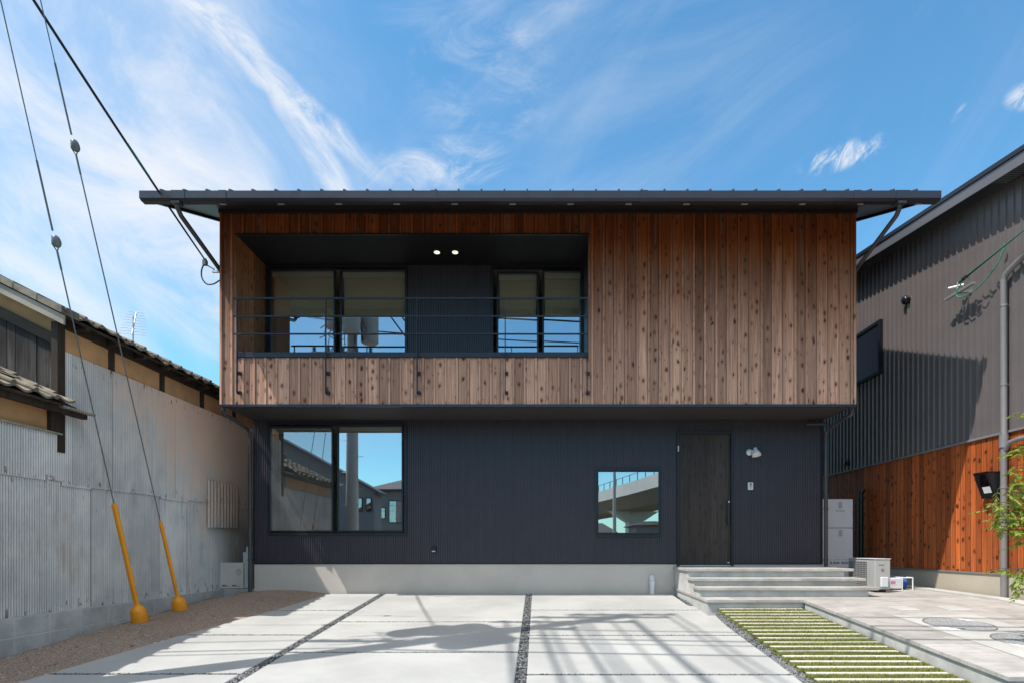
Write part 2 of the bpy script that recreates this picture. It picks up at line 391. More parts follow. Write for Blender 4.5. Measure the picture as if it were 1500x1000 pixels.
leaf_mat('leaf', (.18, .28, .035), (.40, .46, .08), .42)
leaf_mat('leaf_dark', (.06, .13, .03), (.16, .26, .05), .3)
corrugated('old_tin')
glass('pane_glass', .50); glass('pane_glass_screen', .30)
glass('pane_glass_upper', .42)
def lit_lens():
    b = [n for n in M['lamp_lens'].node_tree.nodes if n.type == 'BSDF_PRINCIPLED'][0]
    b.inputs['Emission Color'].default_value = (1, .95, .86, 1); b.inputs['Emission Strength'].default_value = .6
lit_lens()
def screen_mat():
    m = bpy.data.materials.new('fly_screen'); m.use_nodes = True; M['fly_screen'] = m
    g = G(m.node_tree); g.nodes.clear(); tc = g.n('TexCoord')
    n = g.noise(tc.outputs['Object'], 4.0, 2.0)
    d = g.n('BsdfDiffuse', {'Color': g.mix(n, (.13, .125, .12), (.17, .165, .16))})
    g.n('OutputMaterial', {'Surface': g.n('MixShader', {0: .22, 1: g.n('BsdfTransparent'), 2: d})})
screen_mat()

# ---------------------------------------------------------------- mesh builder
class MB:
    def __init__(s): s.v = []; s.f = []; s.mi = []; s.cur = 0; s.sm = []; s.smooth = False
    def face(s, pts):
        i = len(s.v); s.v += [tuple(p) for p in pts]; s.f.append(tuple(range(i, i+len(pts)))); s.mi.append(s.cur); s.sm.append(s.smooth)
    def idx(s, verts, faces):
        i = len(s.v); s.v += [tuple(p) for p in verts]
        for f in faces: s.f.append(tuple(i+k for k in f)); s.mi.append(s.cur); s.sm.append(s.smooth)
    def box(s, x0, x1, y0, y1, z0, z1, b=0.0):
        if x0 > x1: x0, x1 = x1, x0
        if y0 > y1: y0, y1 = y1, y0
        if z0 > z1: z0, z1 = z1, z0
        b = min(b, (x1-x0)*.45, (y1-y0)*.45, (z1-z0)*.45)
        if b <= 0:
            s.idx([(x0,y0,z0),(x1,y0,z0),(x1,y1,z0),(x0,y1,z0),(x0,y0,z1),(x1,y0,z1),(x1,y1,z1),(x0,y1,z1)],
                  [(0,3,2,1),(4,5,6,7),(0,1,5,4),(1,2,6,5),(2,3,7,6),(3,0,4,7)]); return
        vs = []
        for (x, xs) in ((x0, 1), (x1, -1)):
            for (y, ys) in ((y0, 1), (y1, -1)):
                for (z, zs) in ((z0, 1), (z1, -1)):
                    vs += [(x, y+ys*b, z+zs*b), (x+xs*b, y, z+zs*b), (x+xs*b, y+ys*b, z)]
        def V(ix, iy, iz, k): return (ix*4+iy*2+iz)*3+k
        fs = []
        for ix in (0, 1): fs.append((V(ix,0,0,0), V(ix,1,0,0), V(ix,1,1,0), V(ix,0,1,0)))
        for iy in (0, 1): fs.append((V(0,iy,0,1), V(1,iy,0,1), V(1,iy,1,1), V(0,iy,1,1)))
        for iz in (0, 1): fs.append((V(0,0,iz,2), V(1,0,iz,2), V(1,1,iz,2), V(0,1,iz,2)))
        for iy in (0, 1):
            for iz in (0, 1): fs.append((V(0,iy,iz,1), V(1,iy,iz,1), V(1,iy,iz,2), V(0,iy,iz,2)))
        for ix in (0, 1):
            for iz in (0, 1): fs.append((V(ix,0,iz,0), V(ix,1,iz,0), V(ix,1,iz,2), V(ix,0,iz,2)))
        for ix in (0, 1):
            for iy in (0, 1): fs.append((V(ix,iy,0,0), V(ix,iy,1,0), V(ix,iy,1,1), V(ix,iy,0,1)))
        for ix in (0, 1):
            for iy in (0, 1):
                for iz in (0, 1): fs.append((V(ix,iy,iz,0), V(ix,iy,iz,1), V(ix,iy,iz,2)))
        s.idx(vs, fs)
    def prism(s, poly, d):         # polygon points (3D) extruded by vector d
        n = len(poly); d = Vector(d)
        vs = [Vector(p) for p in poly]; vs += [p+d for p in vs]
        fs = [tuple(range(n))[::-1], tuple(range(n, 2*n))] + [(i, (i+1) % n, n+(i+1) % n, n+i) for i in range(n)]
        s.idx(vs, fs)
    def tube(s, pts, r, n=8, cap=True):
        pts = [Vector(p) for p in pts]; rs = r if isinstance(r, (list, tuple)) else [r]*len(pts)
        vs = []; fs = []; a = None
        for i, p in enumerate(pts):
            t = (pts[min(i+1, len(pts)-1)]-pts[max(i-1, 0)]).normalized()
            if a is None: a = t.orthogonal().normalized()
            a = (a - t*a.dot(t)).normalized(); bb = t.cross(a)
            for k in range(n):
                q = 2*math.pi*k/n; vs.append(p + (a*math.cos(q)+bb*math.sin(q))*rs[i])
        for i in range(len(pts)-1):
            for k in range(n):
                k2 = (k+1) % n; fs.append((i*n+k, i*n+k2, (i+1)*n+k2, (i+1)*n+k))
        sm = s.smooth; s.smooth = True; s.idx(vs, fs); s.smooth = sm
        if cap:
            s.face(vs[:n][::-1]); s.face(vs[-n:])
    def lathe(s, prof, c, axis=(0, 0, 1), n=20):   # prof: (radius, height along axis)
        ax = Vector(axis).normalized(); a = ax.orthogonal().normalized(); b = ax.cross(a); c = Vector(c)
        vs = []; fs = []
        for r, h in prof:
            for k in range(n):
                q = 2*math.pi*k/n; vs.append(c+ax*h+(a*math.cos(q)+b*math.sin(q))*r)
        for i in range(len(prof)-1):
            for k in range(n):
                k2 = (k+1) % n; fs.append((i*n+k, i*n+k2, (i+1)*n+k2, (i+1)*n+k))
        sm = s.smooth; s.smooth = True; s.idx(vs, fs); s.smooth = sm
        s.face(vs[:n][::-1]); s.face(vs[-n:])
    def build(s, name, mats, parent=None, recentre=None):
        me = bpy.data.meshes.new(name)
        mats = mats if isinstance(mats, (list, tuple)) else [mats]
        off = Vector((0, 0, 0))
        if recentre is None: recentre = parent is None
        if recentre:
            xs = [v[0] for v in s.v]; ys = [v[1] for v in s.v]; zs = [v[2] for v in s.v]
            off = Vector(((min(xs)+max(xs))/2, (min(ys)+max(ys))/2, min(zs)))
        me.from_pydata([tuple(Vector(v)-off) for v in s.v], [], s.f)
        for m in mats: me.materials.append(M[m])
        me.polygons.foreach_set('material_index', s.mi)
        me.polygons.foreach_set('use_smooth', s.sm)
        me.update()
        o = bpy.data.objects.new(name, me); col.objects.link(o)
        if parent is not None:
            o.parent = parent
            o.location = off - world_of(parent)
        else: o.location = off
        return o
def world_of(o):
    p = Vector((0, 0, 0))
    while o is not None: p += o.location; o = o.parent
    return p
def thing(name, loc, label, cat, group=None):
    o = bpy.data.objects.new(name, None); col.objects.link(o); o.location = loc; o.empty_display_size = .2
    return tag(o, label, cat, group)
def tag(o, label=None, cat=None, group=None, kind=None):
    if label: o['label'] = label
    if cat: o['category'] = cat
    if group: o['group'] = group
    if kind: o['kind'] = kind
    return o
def boxpart(name, m, parent, *a, b=0.0):
    mb = MB(); mb.box(*a, b=b); return mb.build(name, m, parent)
def tubepart(name, m, parent, pts, r, n=10):
    mb = MB(); mb.tube(pts, r, n); return mb.build(name, m, parent)
def smooth(P, n=6):
    P = [Vector(p) for p in P]; out = []
    for i in range(len(P)-1):
        a, b, c, d = P[max(i-1, 0)], P[i], P[i+1], P[min(i+2, len(P)-1)]
        for k in range(n):
            t = k/n; out.append(.5*((2*b)+(c-a)*t+(2*a-5*b+4*c-d)*t*t+(3*b-a-3*c+d)*t**3))
    return out+[P[-1]]
def sag(a, b, d, n=14):
    a, b = Vector(a), Vector(b)
    return [a.lerp(b, i/n) - Vector((0, 0, 4*d*(i/n)*(1-i/n))) for i in range(n+1)]

def profile_pts(sa, sb, pattern, pitch, phase):
    pts = []
    k0 = math.floor((sa-phase)/pitch)-1; k1 = math.ceil((sb-phase)/pitch)+1
    raw = [(phase+k*pitch+o, d) for k in range(k0, k1+1) for o, d in pattern]
    def val(s):
        for (a, da), (b, db) in zip(raw, raw[1:]):
            if a <= s <= b: return da if b-a < 1e-9 else da+(db-da)*(s-a)/(b-a)
        return 0
    pts = [(sa, val(sa))]+[(a, d) for a, d in raw if sa+1e-6 < a < sb-1e-6]+[(sb, val(sb))]
    return pts
def profile_wall(mb, axis, base, out, sa, sb, z0, z1, pattern, pitch, phase):
    """sheet extruded vertically: axis 'x' or 'y' along; base coordinate of the plane; out = sign of the outward direction"""
    pts = profile_pts(sa, sb, pattern, pitch, phase)
    Z0 = z0 if callable(z0) else (lambda s: z0); Z1 = z1 if callable(z1) else (lambda s: z1)
    vs = []
    for s, d in pts:
        p = (s, base+out*d) if axis == 'x' else (base+out*d, s)
        vs += [(p[0], p[1], Z0(s)), (p[0], p[1], Z1(s))]
    mb.idx(vs, [(2*i, 2*i+2, 2*i+3, 2*i+1) for i in range(len(pts)-1)])
def holed(sa, sb, z0, z1, holes):
    xs = sorted({sa, sb, *[h[0] for h in holes], *[h[1] for h in holes]})
    for a, b in zip(xs, xs[1:]):
        hs = sorted([(h[2], h[3]) for h in holes if h[0] <= a+1e-6 and h[1] >= b-1e-6])
        z = z0
        for h0, h1 in hs:
            if h0 > z+1e-6: yield a, b, z, h0
            z = max(z, h1)
        if z < z1-1e-6: yield a, b, z, z1
e = .0006
RIB = [(0, 0), (.006, .013), (.023, .013), (.029, 0)]            # fine ribbed siding
BATTEN = [(0, -.012), (e, .016), (.034, .016), (.034+e, -.012), (.040, -.012), (.040+e, 0), (.1750, 0), (.1750+e, -.012)]
RIB2 = [(0, 0), (.008, .024), (.022, .024), (.026, 0)]           # neighbour's ribbed siding
SINE = [(i*.032/6, .0095*math.sin(2*math.pi*i/6)) for i in range(6)]
BOARD = [(0, -.006), (e, 0), (.1015, 0), (.1015+e, -.006)]

def ordinal(i): return ['first','second','third','fourth','fifth','sixth','seventh','eighth','ninth','tenth','eleventh','twelfth','thirteenth','fourteenth','fifteenth','sixteenth','seventeenth','eighteenth','nineteenth','twentieth'][i]

# ================================================================ GROUND
D2 = 9.73; D1 = 8.78; SL = .08
def lot_z(y): return -SL*(D2-max(-.6, min(D2, y)))
def ground():
    mb = MB()
    xs = [-400, -60, -14, 14, 60, 400]; ys = [-400, -80, -20, -.6, 2, 4, 6, 8, D2, 30, 80, 400]
    vs = [(x, y, lot_z(y)-.09) for y in ys for x in xs]; n = len(xs)
    mb.idx(vs, [(j*n+i, j*n+i+1, (j+1)*n+i+1, (j+1)*n+i) for j in range(len(ys)-1) for i in range(n-1)])
    tag(mb.build('ground', 'land', recentre=False), kind='structure')
    mb = MB(); z = lot_z(-5)-.03
    mb.idx([(-200,-9,z),(200,-9,z),(200,-1.2,z),(-200,-1.2,z)], [(0,1,2,3)])
    tag(mb.build('road', 'asphalt', recentre=False), kind='structure')
ground()

def slab(mb, poly, t=.10, b=.006):
    """poly: (x,y) corners counter-clockwise, lying on the sloping lot plane; small chamfer round the top"""
    n = len(poly); c = Vector((sum(p[0] for p in poly)/n, sum(p[1] for p in poly)/n))
    def ins(p): d = (c-Vector(p)).normalized(); return (p[0]+d.x*b*1.4, p[1]+d.y*b*1.4)
    top = [(*ins(p), lot_z(p[1])) for p in poly]; mid = [(*p, lot_z(p[1])-b) for p in poly]; bot = [(*p, lot_z(p[1])-t) for p in poly]
    fs = [tuple(range(n))]
    for i in range(n):
        j = (i+1) % n; fs += [(n+i, n+j, j, i), (2*n+i, 2*n+j, n+j, n+i)]
    mb.idx(top+mid+bot, fs)

def ledge(y):      # ragged left edge of the slabs
    pts = [(-2, -5.2), (4.0, -4.82), (4.87, -4.66), (5.146, -4.62), (6.67, -4.34), (8.2, -3.97), (9.6, -3.73), (9.8, -3.70)]
    for (a, xa), (b, xb) in zip(pts, pts[1:]):
        if a <= y <= b: return xa+(xb-xa)*(y-a)/(b-a)
    return -4
def redge(y):
    pts = [(-2, 2.25), (4.87, 2.36), (5.2, 2.40), (7.11, 2.47), (8.35, 2.60), (9.8, 2.30)]
    for (a, xa), (b, xb) in zip(pts, pts[1:]):
        if a <= y <= b: return min(xa+(xb-xa)*(y-a)/(b-a), 2.62)
    return 2.4
def redge_s(y): return 2.36 if y > 8.6 else redge(y)
def driveway():
    mb = MB(); g = .027
    def column(xl, xr, ys):
        for a, b in zip(ys, ys[1:]):
            a2, b2 = a+g, b-g
            n = 4; rs = [a2+(b2-a2)*i/n for i in range(n+1)]
            slab(mb, [(xl(a2), a2)] + [(xr(y), y) for y in rs] + [(xl(y), y) for y in rs[:0:-1]])
    L = -2.75; C = -.158; w = .055
    column(ledge, lambda y: L-w, [-1.0, .6, 2.1, 3.63, 5.15, 6.67, 8.2, 9.70])
    column(lambda y: L+w, lambda y: C-w, [-1.0, -.1, 1.4, 2.9, 4.4, 5.90, 7.41, 9.70])
    column(lambda y: C+w, redge_s, [-1.0, .6, 2.1, 3.61, 5.13, 6.65, 8.22, 9.70])
    tag(mb.build('driveway', 'slab', recentre=False), kind='structure')
    mb = MB()
    ys = [-1.0+i*.5 for i in range(22)]
    vs = []
    for y in ys:
        y = min(y, 9.72); vs += [(ledge(y)-.02, y, lot_z(y)-.013), (2.70, y, lot_z(y)-.013)]
    mb.idx(vs, [(2*i, 2*i+1, 2*i+3, 2*i+2) for i in range(len(ys)-1)])
    tag(mb.build('joint_gravel_bed', 'joint_bed', recentre=False), kind='structure')
driveway()

def stone(mb, x, y, z, r):
    a = rng.uniform(0, 6.28); v = []
    rx, ry, rz = r*rng.uniform(.7, 1.3), r*rng.uniform(.7, 1.3), r*rng.uniform(.5, .9)
    for k in range(4): q = a+k*1.571+rng.uniform(-.3, .3); v.append((x+rx*math.cos(q), y+ry*math.sin(q), z+rng.uniform(-.2, .2)*rz))
    v += [(x, y, z+rz), (x, y, z-rz)]
    mb.idx(v, [(0,1,4),(1,2,4),(2,3,4),(3,0,4),(1,0,5),(2,1,5),(3,2,5),(0,3,5)])
def joint_stones():
    mb = MB()
    for xc, w, n in ((-2.75, .055, 2600), (-.158, .055, 2600)):
        for _ in range(n):
            y = 3.6+6.1*rng.random()**1.25; stone(mb, xc+rng.uniform(-w, w), y, lot_z(y)-.010+rng.uniform(-.006, .005), rng.uniform(.006, .013))
    for _ in range(3600):
        y = 3.6+5.6*rng.random()**1.2; x = redge_s(y)+rng.uniform(.0, .13); stone(mb, x, y, lot_z(y)-.016+.045*(x-redge_s(y))/.13*rng.uniform(.4, 1.3), rng.uniform(.006, .013))
    for _ in range(5200):
        y = 3.6+4.2*rng.random()**1.1; xa, xb = redge_s(y), lawn_l(y)+.03; q = rng.random()
        stone(mb, xa+(xb-xa)*q, y, lot_z(y)-.012+(grass_z(y)-lot_z(y)-.004)*q**1.2, rng.uniform(.007, .014))
    for xs, ys in (((-4.6, -2.8), (5.15, 6.67, 8.2)), ((-2.7, -.21), (4.4, 5.9, 7.41)), ((-.1, 2.45), (5.13, 6.65, 8.22))):
        for yj in ys:
            for _ in range(700): stone(mb, rng.uniform(*xs), yj+rng.uniform(-.026, .026), lot_z(yj)-.006+rng.uniform(-.005, .004), rng.uniform(.006, .012))
    tag(mb.build('joint_gravel', 'joint_stones', recentre=False), 'grey gravel filling the joints between the driveway slabs', 'gravel', kind='stuff')
def grass_z(y): return -.055-.10*(7.77-y)
LAWN_X1 = 3.79
def lawn_l(y): return 2.43+.115*(y-4.84)/2.93
joint_stones()

def wallgravel_z(x, y):
    base = lot_z(y); L = ledge(min(y, 9.75))
    f = max(0, min(1, (L+.06-x)/(L+5.88)))
    n = noise.noise((x*1.7, y*1.7, 0))*.022+noise.noise((x*6, y*6, 2))*.010
    return base-.014+.22*f-.31*f**3+n*min(1, f*4)
def side_gravel():
    mb = MB(); nx, ny = 60, 190
    vs = []
    for j in range(ny+1):
        y = -1.0+12.0*j/ny
        for i in range(nx+1):
            x0 = -6.05; x1 = ledge(min(y, 9.75))+.06
            x = x0+(x1-x0)*i/nx
            vs.append((x, y, wallgravel_z(x, y)))
    w = nx+1; mb.smooth = True
    mb.idx(vs, [(j*w+i, j*w+i+1, (j+1)*w+i+1, (j+1)*w+i) for j in range(ny) for i in range(nx)])
    tag(mb.build('gravel_ground', 'granite_dust', recentre=False), kind='structure')
    mb = MB()
    for _ in range(9000):
        y = 4.3+5.4*rng.random()**1.5; x = rng.uniform(-5.86, ledge(y)+.05)
        r = rng.uniform(.003, .007) if rng.random() < .97 else rng.uniform(.008, .02)
        stone(mb, x, y, wallgravel_z(x, y)+r*.3, r)
    tag(mb.build('loose_stones', 'dust_stones', recentre=False), 'loose pinkish granite grit scattered along the block wall', 'gravel', kind='stuff')
side_gravel()

# ---- striped lawn, terrace, steps
def lawn():
    mb = MB()
    ys = [1.0, 3.0, 4.66, 6.2, 7.86]
    vs = []
    for y in ys: vs += [(lawn_l(y)+.02, y, grass_z(y)-.008), (LAWN_X1, y, grass_z(y)-.008)]
    for y in ys: vs += [(lawn_l(y)+.02, y, lot_z(y)-.05)]
    n = len(ys)
    mb.idx(vs, [(2*i, 2*i+1, 2*i+3, 2*i+2) for i in range(n-1)]+[(2*n+i, 2*i, 2*i+2, 2*n+i+1) for i in range(n-1)])
    tag(mb.build('lawn_bed', 'joint_bed', recentre=False), kind='structure')
    sp = .1724; y0 = 7.78
    mb = MB()
    strips = [y0-i*sp for i in range(20)]
    for _ in range(80000):
        y = 4.15+3.70*rng.random(); x = rng.uniform(lawn_l(y)-.01, LAWN_X1-.005)
        d = min(abs(y-s) for s in strips)
        if d < .027+.007*rng.random(): continue
        if y > 7.84: continue
        z = grass_z(y)-.012; h = rng.uniform(.018, .033); a = rng.uniform(0, 6.28); w = rng.uniform(.0022, .0038)
        dx, dy = math.cos(a)*w, math.sin(a)*w; lx, ly = rng.gauss(0, .010), rng.gauss(0, .010)
        mb.face([(x-dx, y-dy, z), (x+dx, y+dy, z), (x+lx, y+ly, z+h)])
    tag(mb.build('lawn', 'turf', recentre=False), 'short bright green turf growing between the concrete strips', 'grass', kind='stuff')
    for i, y in enumerate(strips[:19]):
        b = MB(); xl = lawn_l(y)+.035+rng.uniform(-.01, .01); xr = LAWN_X1-.02-rng.uniform(0, .02)
        z = grass_z(y); t = .06; w = .028; q = .004
        prof = [(-w, -t), (w, -t), (w, -q), (w-q, 0), (-w+q, 0), (-w, -q)]
        b.prism([(xl, y+a, z+c-a*0+.004) for a, c in prof], (xr-xl, 0, 0))
        o = b.build('paving_strip', 'strip_concrete')
        tag(o, ordinal(i)+' narrow pale concrete strip in the lawn counted from the entrance steps', 'paving strip', 'concrete strips set across the lawn')
lawn()

def terr_z(y): return .072+(.085 if y < 7.77 else .018)*(y-7.77)
def terrace():
    FX = 3.78; FY = 7.77; EY = 4.385; RX = 6.52
    mb = MB()                                  # tile sheet: L-shape, 30 mm thick with nosing
    t = .035
    def tiles(x0, x1, ya, yb):
        P = [(x0, ya, terr_z(ya)), (x1, ya, terr_z(ya)), (x1, yb, terr_z(yb)), (x0, yb, terr_z(yb))]
        Q = [(a, b, c-t) for a, b, c in P]
        mb.idx(P+Q, [(0,1,2,3), (7,6,5,4), (4,5,1,0), (5,6,2,1), (6,7,3,2), (7,4,0,3)])
    tiles(FX, RX, EY, FY); tiles(2.41, RX, FY, 10.4)
    tag(mb.build('pavement', 'porcelain', recentre=False), kind='structure')
    mb = MB()                                  # concrete body under the tiles
    def body(x0, x1, ya, yb):
        P = [(x0, ya, terr_z(ya)-t-.001), (x1, ya, terr_z(ya)-t-.001), (x1, yb, terr_z(yb)-t-.001), (x0, yb, terr_z(yb)-t-.001)]
        Q = [(a, b, lot_z(b)-.15) for a, b, c in P]
        mb.idx(P+Q, [(0,1,2,3), (4,5,1,0), (5,6,2,1), (6,7,3,2), (7,4,0,3)])
    body(FX+.022, RX-.02, EY+.035, FY+.002); body(2.43, RX-.02, FY+.045, 10.35)
    tag(mb.build('terrace_base', 'step_concrete', recentre=False), kind='structure')
    mb = MB()                                  # kerb beside the neighbour
    for ya, yb in ((3.0, 7.77), (7.77, 13)):
        P = [(RX+.01, ya), (6.78, ya), (6.78, yb), (RX+.01, yb)]
        vs = [(x, y, terr_z(y)+.02) for x, y in P]+[(x, y, lot_z(y)-.3) for x, y in P]
        mb.idx(vs, [(0,1,2,3), (4,5,1,0), (5,6,2,1), (6,7,3,2), (7,4,0,3)])
    tag(mb.build('kerb', 'kerb_concrete', recentre=False), kind='structure')
    mb = MB()                                  # pale concrete collar for the covers
    P = [(4.36, 4.6), (5.40, 4.6), (5.40, 6.74), (4.36, 6.74)]
    mb.idx([(x, y, terr_z(y)+.004) for x, y in P], [(0,1,2,3)])
    tag(mb.build('cover_surround_pavement', 'kerb_concrete', recentre=False), kind='structure')
    for (cx, cy, r, lab) in ((4.80, 6.23, .345, 'larger speckled grey round manhole cover nearer the steps'), (4.95, 5.48, .325, 'smaller speckled grey round manhole cover at the right edge')):
        z = terr_z(cy); ax = Vector((0, -.085, 1)).normalized()
        th = thing('manhole_cover', (cx, cy, z), lab, 'manhole cover', 'manhole covers in the tiled terrace')
        b = MB(); b.lathe([(r-.02, .0), (r-.02, .009)], (cx, cy, z), ax, 48); b.build('cover_disc', 'cover_gravel', th)
        b = MB()
        b.lathe([(r-.019, .0), (r-.019, .012), (r, .012), (r, .0)], (cx, cy, z), ax, 48); b.build('rim', 'galvanised', th)
        b = MB(); b.box(cx-.19*r/.43-.03, cx-.19*r/.43+.03, cy-.26, cy-.23, z-.02, z-.008); b.build('lifting_slot', 'rubber', th)
    for cx, lab in ((4.80, 'small square pale inspection cover left of its twin on the terrace'), (5.45, 'small square pale inspection cover nearer the neighbouring wall')):
        b = MB(); P = [(cx-.14, 7.02), (cx+.14, 7.02), (cx+.14, 7.30), (cx-.14, 7.30)]
        vs = [(x, y, terr_z(y)+.006) for x, y in P]+[(x, y, terr_z(y)-.01) for x, y in P]
        b.idx(vs, [(0,1,2,3), (4,5,1,0), (5,6,2,1), (6,7,3,2), (7,4,0,3)])
        tag(b.build('inspection_cover', 'kerb_concrete'), lab, 'inspection cover', 'square inspection covers in the terrace')
terrace()

def steps():
    th = thing('entrance_steps', (3.74, 9.0, .1), 'three grey tiled steps with concrete risers below the front door', 'steps')
    t = .042
    lev = [(8.78, .477), (8.45, .341), (8.13, .222)]
    for k, (yf, z) in enumerate(lev):
        yb = D2-.02 if k == 0 else lev[k-1][0]+.05
        b = MB(); b.box(2.40, 5.08, yf, yb, z-t, z, b=.004); b.build('tread', 'porcelain', th)
        b = MB(); zb = lev[k+1][1]-t if k < 2 else terr_z(8.2)-.02
        b.box(2.43, 4.95, yf+.05, D2-.02, zb-.001, z-t-.001); b.build('riser', 'step_concrete', th)
steps()

# ================================================================ THE HOUSE
HX = 5.06; UX = 5.095
house = thing('house', (0, 12.7, 0), 'two storey house with cedar clad upper floor and dark ribbed ground floor', 'house')
LW = (-4.80, -2.33, 1.03, 3.04)       # living-room window opening
SW = (1.02, 2.20, 1.00, 2.235)        # small window
DR = (2.47, 3.475, .485, 2.89)        # door
def body():
    mb = MB(); b = mb
    for a in holed(-HX, HX, .54, 3.09, [LW, SW, DR]): profile_wall(b, 'x', D2, -1, *a[:2], a[2], a[3], RIB, .040, 0)
    gw = b.build('ground_wall', 'navy_metal', house); gw['label'] = 'dark navy ribbed metal ground floor wall'
    boxpart('wall_flashing', 'navy_trim', gw, -HX-.004, DR[0]-.002, D2-.018, D2+.02, .520, .545)
    boxpart('wall_flashing', 'navy_trim', gw, DR[1]+.002, HX+.004, D2-.018, D2+.02, .515, .545)
    for x0, x1 in ((-HX-.006, -HX+.030), (HX-.030, HX+.006)): boxpart('corner_trim', 'navy_trim', gw, x0, x1, D2-.016, D2+.05, .55, 3.088)
    boxpart('foundation', 'footing', house, -HX+.01, HX-.01, D2-.004, 16.7, -.3, .519)
    # side and rear walls of the ground floor
    for sx in (-1, 1):
        mb = MB(); profile_wall(mb, 'y', sx*HX, sx, D2, 16.7, .54, 3.09, RIB, .040, D2); mb.build('side_wall', 'navy_metal', house)
        mb = MB()
        def zt(y): return zs(y)-.002
        for ya, yb in ((D1, 13.2), (13.2, 16.7)):
            profile_wall(mb, 'y', sx*UX, sx, ya, yb, 3.11, zt, RIB, .040, D1)
        mb.build('side_wall', 'navy_metal', house)
    mb = MB(); profile_wall(mb, 'x', 16.72, 1, -UX, UX, 0.0, zs(16.7)-.002, RIB, .04, 0); mb.build('rear_wall', 'navy_metal', house)
    # overhanging floor
    boxpart('overhang_soffit', 'overhang_brown', house, -UX+.01, UX-.01, D1+.02, 16.68, 3.088, 3.22)
    boxpart('overhang_flashing', 'gutter_metal', house, -UX-.008, UX+.008, D1-.030, D1+.018, 3.070, 3.112, b=.003)
def zs(y):         # underside of the roof
    return 6.25+.43*(y-D1) if y < 13.2 else 6.25+.43*(13.2-D1)-.43*(y-13.2)
OP = (-4.85, .81, 3.86, 5.83)         # balcony opening
def upper():
    mb = MB()
    for a in holed(-UX, UX, 3.113, 6.16, [OP]): profile_wall(mb, 'x', D1, -1, *a[:2], a[2], a[3], BATTEN, .1811, -4.577)
    for x0, x1 in ((-UX-.012, -UX+.028), (UX-.028, UX+.012)): mb.box(x0, x1, D1-.020, D1+.05, 3.113, 6.16)
    uw = mb.build('upper_wall', 'cedar', house); uw['label'] = 'vertical cedar board and batten wall bleaching from red to grey'
    boxpart('frieze', 'frieze_brown', house, -UX-.02, UX+.02, D1-.045, D1+.03, 6.162, 6.27)
    # balcony lining
    mb = MB(); profile_wall(mb, 'y', OP[0], 1, D1, D2, 3.3, OP[3]+.01, BOARD, .106, D1); mb.build('balcony_reveal', 'cedar_reveal', house)
    boxpart('balcony_reveal', 'frame_black', house, OP[1]-.004, OP[1]+.09, D1+.022, D2, 3.3, OP[3]+.01)
    boxpart('opening_trim', 'frame_black', house, OP[0]-.01, OP[1]+.01, D1-.024, D1+.02, OP[3]-.006, OP[3]+.016)
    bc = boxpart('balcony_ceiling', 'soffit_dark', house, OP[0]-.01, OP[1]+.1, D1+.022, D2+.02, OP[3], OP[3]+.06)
    for x in (-1.72, -1.41):
        mb = MB(); mb.lathe([(.040, 0), (.044, -.006), (.050, -.006), (.050, .002)], (x, 9.30, OP[3]), (0, 0, 1), 24); o = mb.build('downlight', 'lamp_lens', bc)
    boxpart('balcony_floor', 'soffit_grey', house, OP[0], OP[1], D1+.06, D2, 3.23, 3.30)
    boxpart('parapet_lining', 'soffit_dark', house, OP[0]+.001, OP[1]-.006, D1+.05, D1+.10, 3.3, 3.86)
    boxpart('parapet_cap', 'navy_trim', house, OP[0]+.012, OP[1]-.008, D1-.030, D1+.12, 3.862, 3.945, b=.004)
    for a in holed(OP[0], OP[1], 3.3, OP[3], [(-4.83, -2.32, 3.3, OP[3]), (-.84, .80, 3.3, OP[3])]):
        mb = MB(); profile_wall(mb, 'x', D2, -1, *a[:2], a[2], a[3], RIB, .040, 0); mb.build('balcony_wall', 'navy_metal', house)
    # railing
    rl = MB(); rl.box(-4.86, .80, 8.690, 8.712, 4.762, 4.790, b=.002); rail = rl.build('railing', 'rail_black', house)
    rail['label'] = 'thin black steel balcony railing with three bars'
    for z in (4.49, 4.21): boxpart('rail', 'rail_black', rail, -4.86, .80, 8.692, 8.710, z-.011, z+.011)
    for px in (347, 477, 611, 740, 860):
        x = (px-788)/800*8.70
        mb = MB(); mb.box(x-.008, x+.008, 8.690, 8.7175, 3.275, 4.761)
        for z in (3.60, 3.29): mb.box(x-.006, x+.046, 8.718, 8.768, z-.024, z+.024)
        mb.build('post', 'rail_black', rail)
body(); upper()

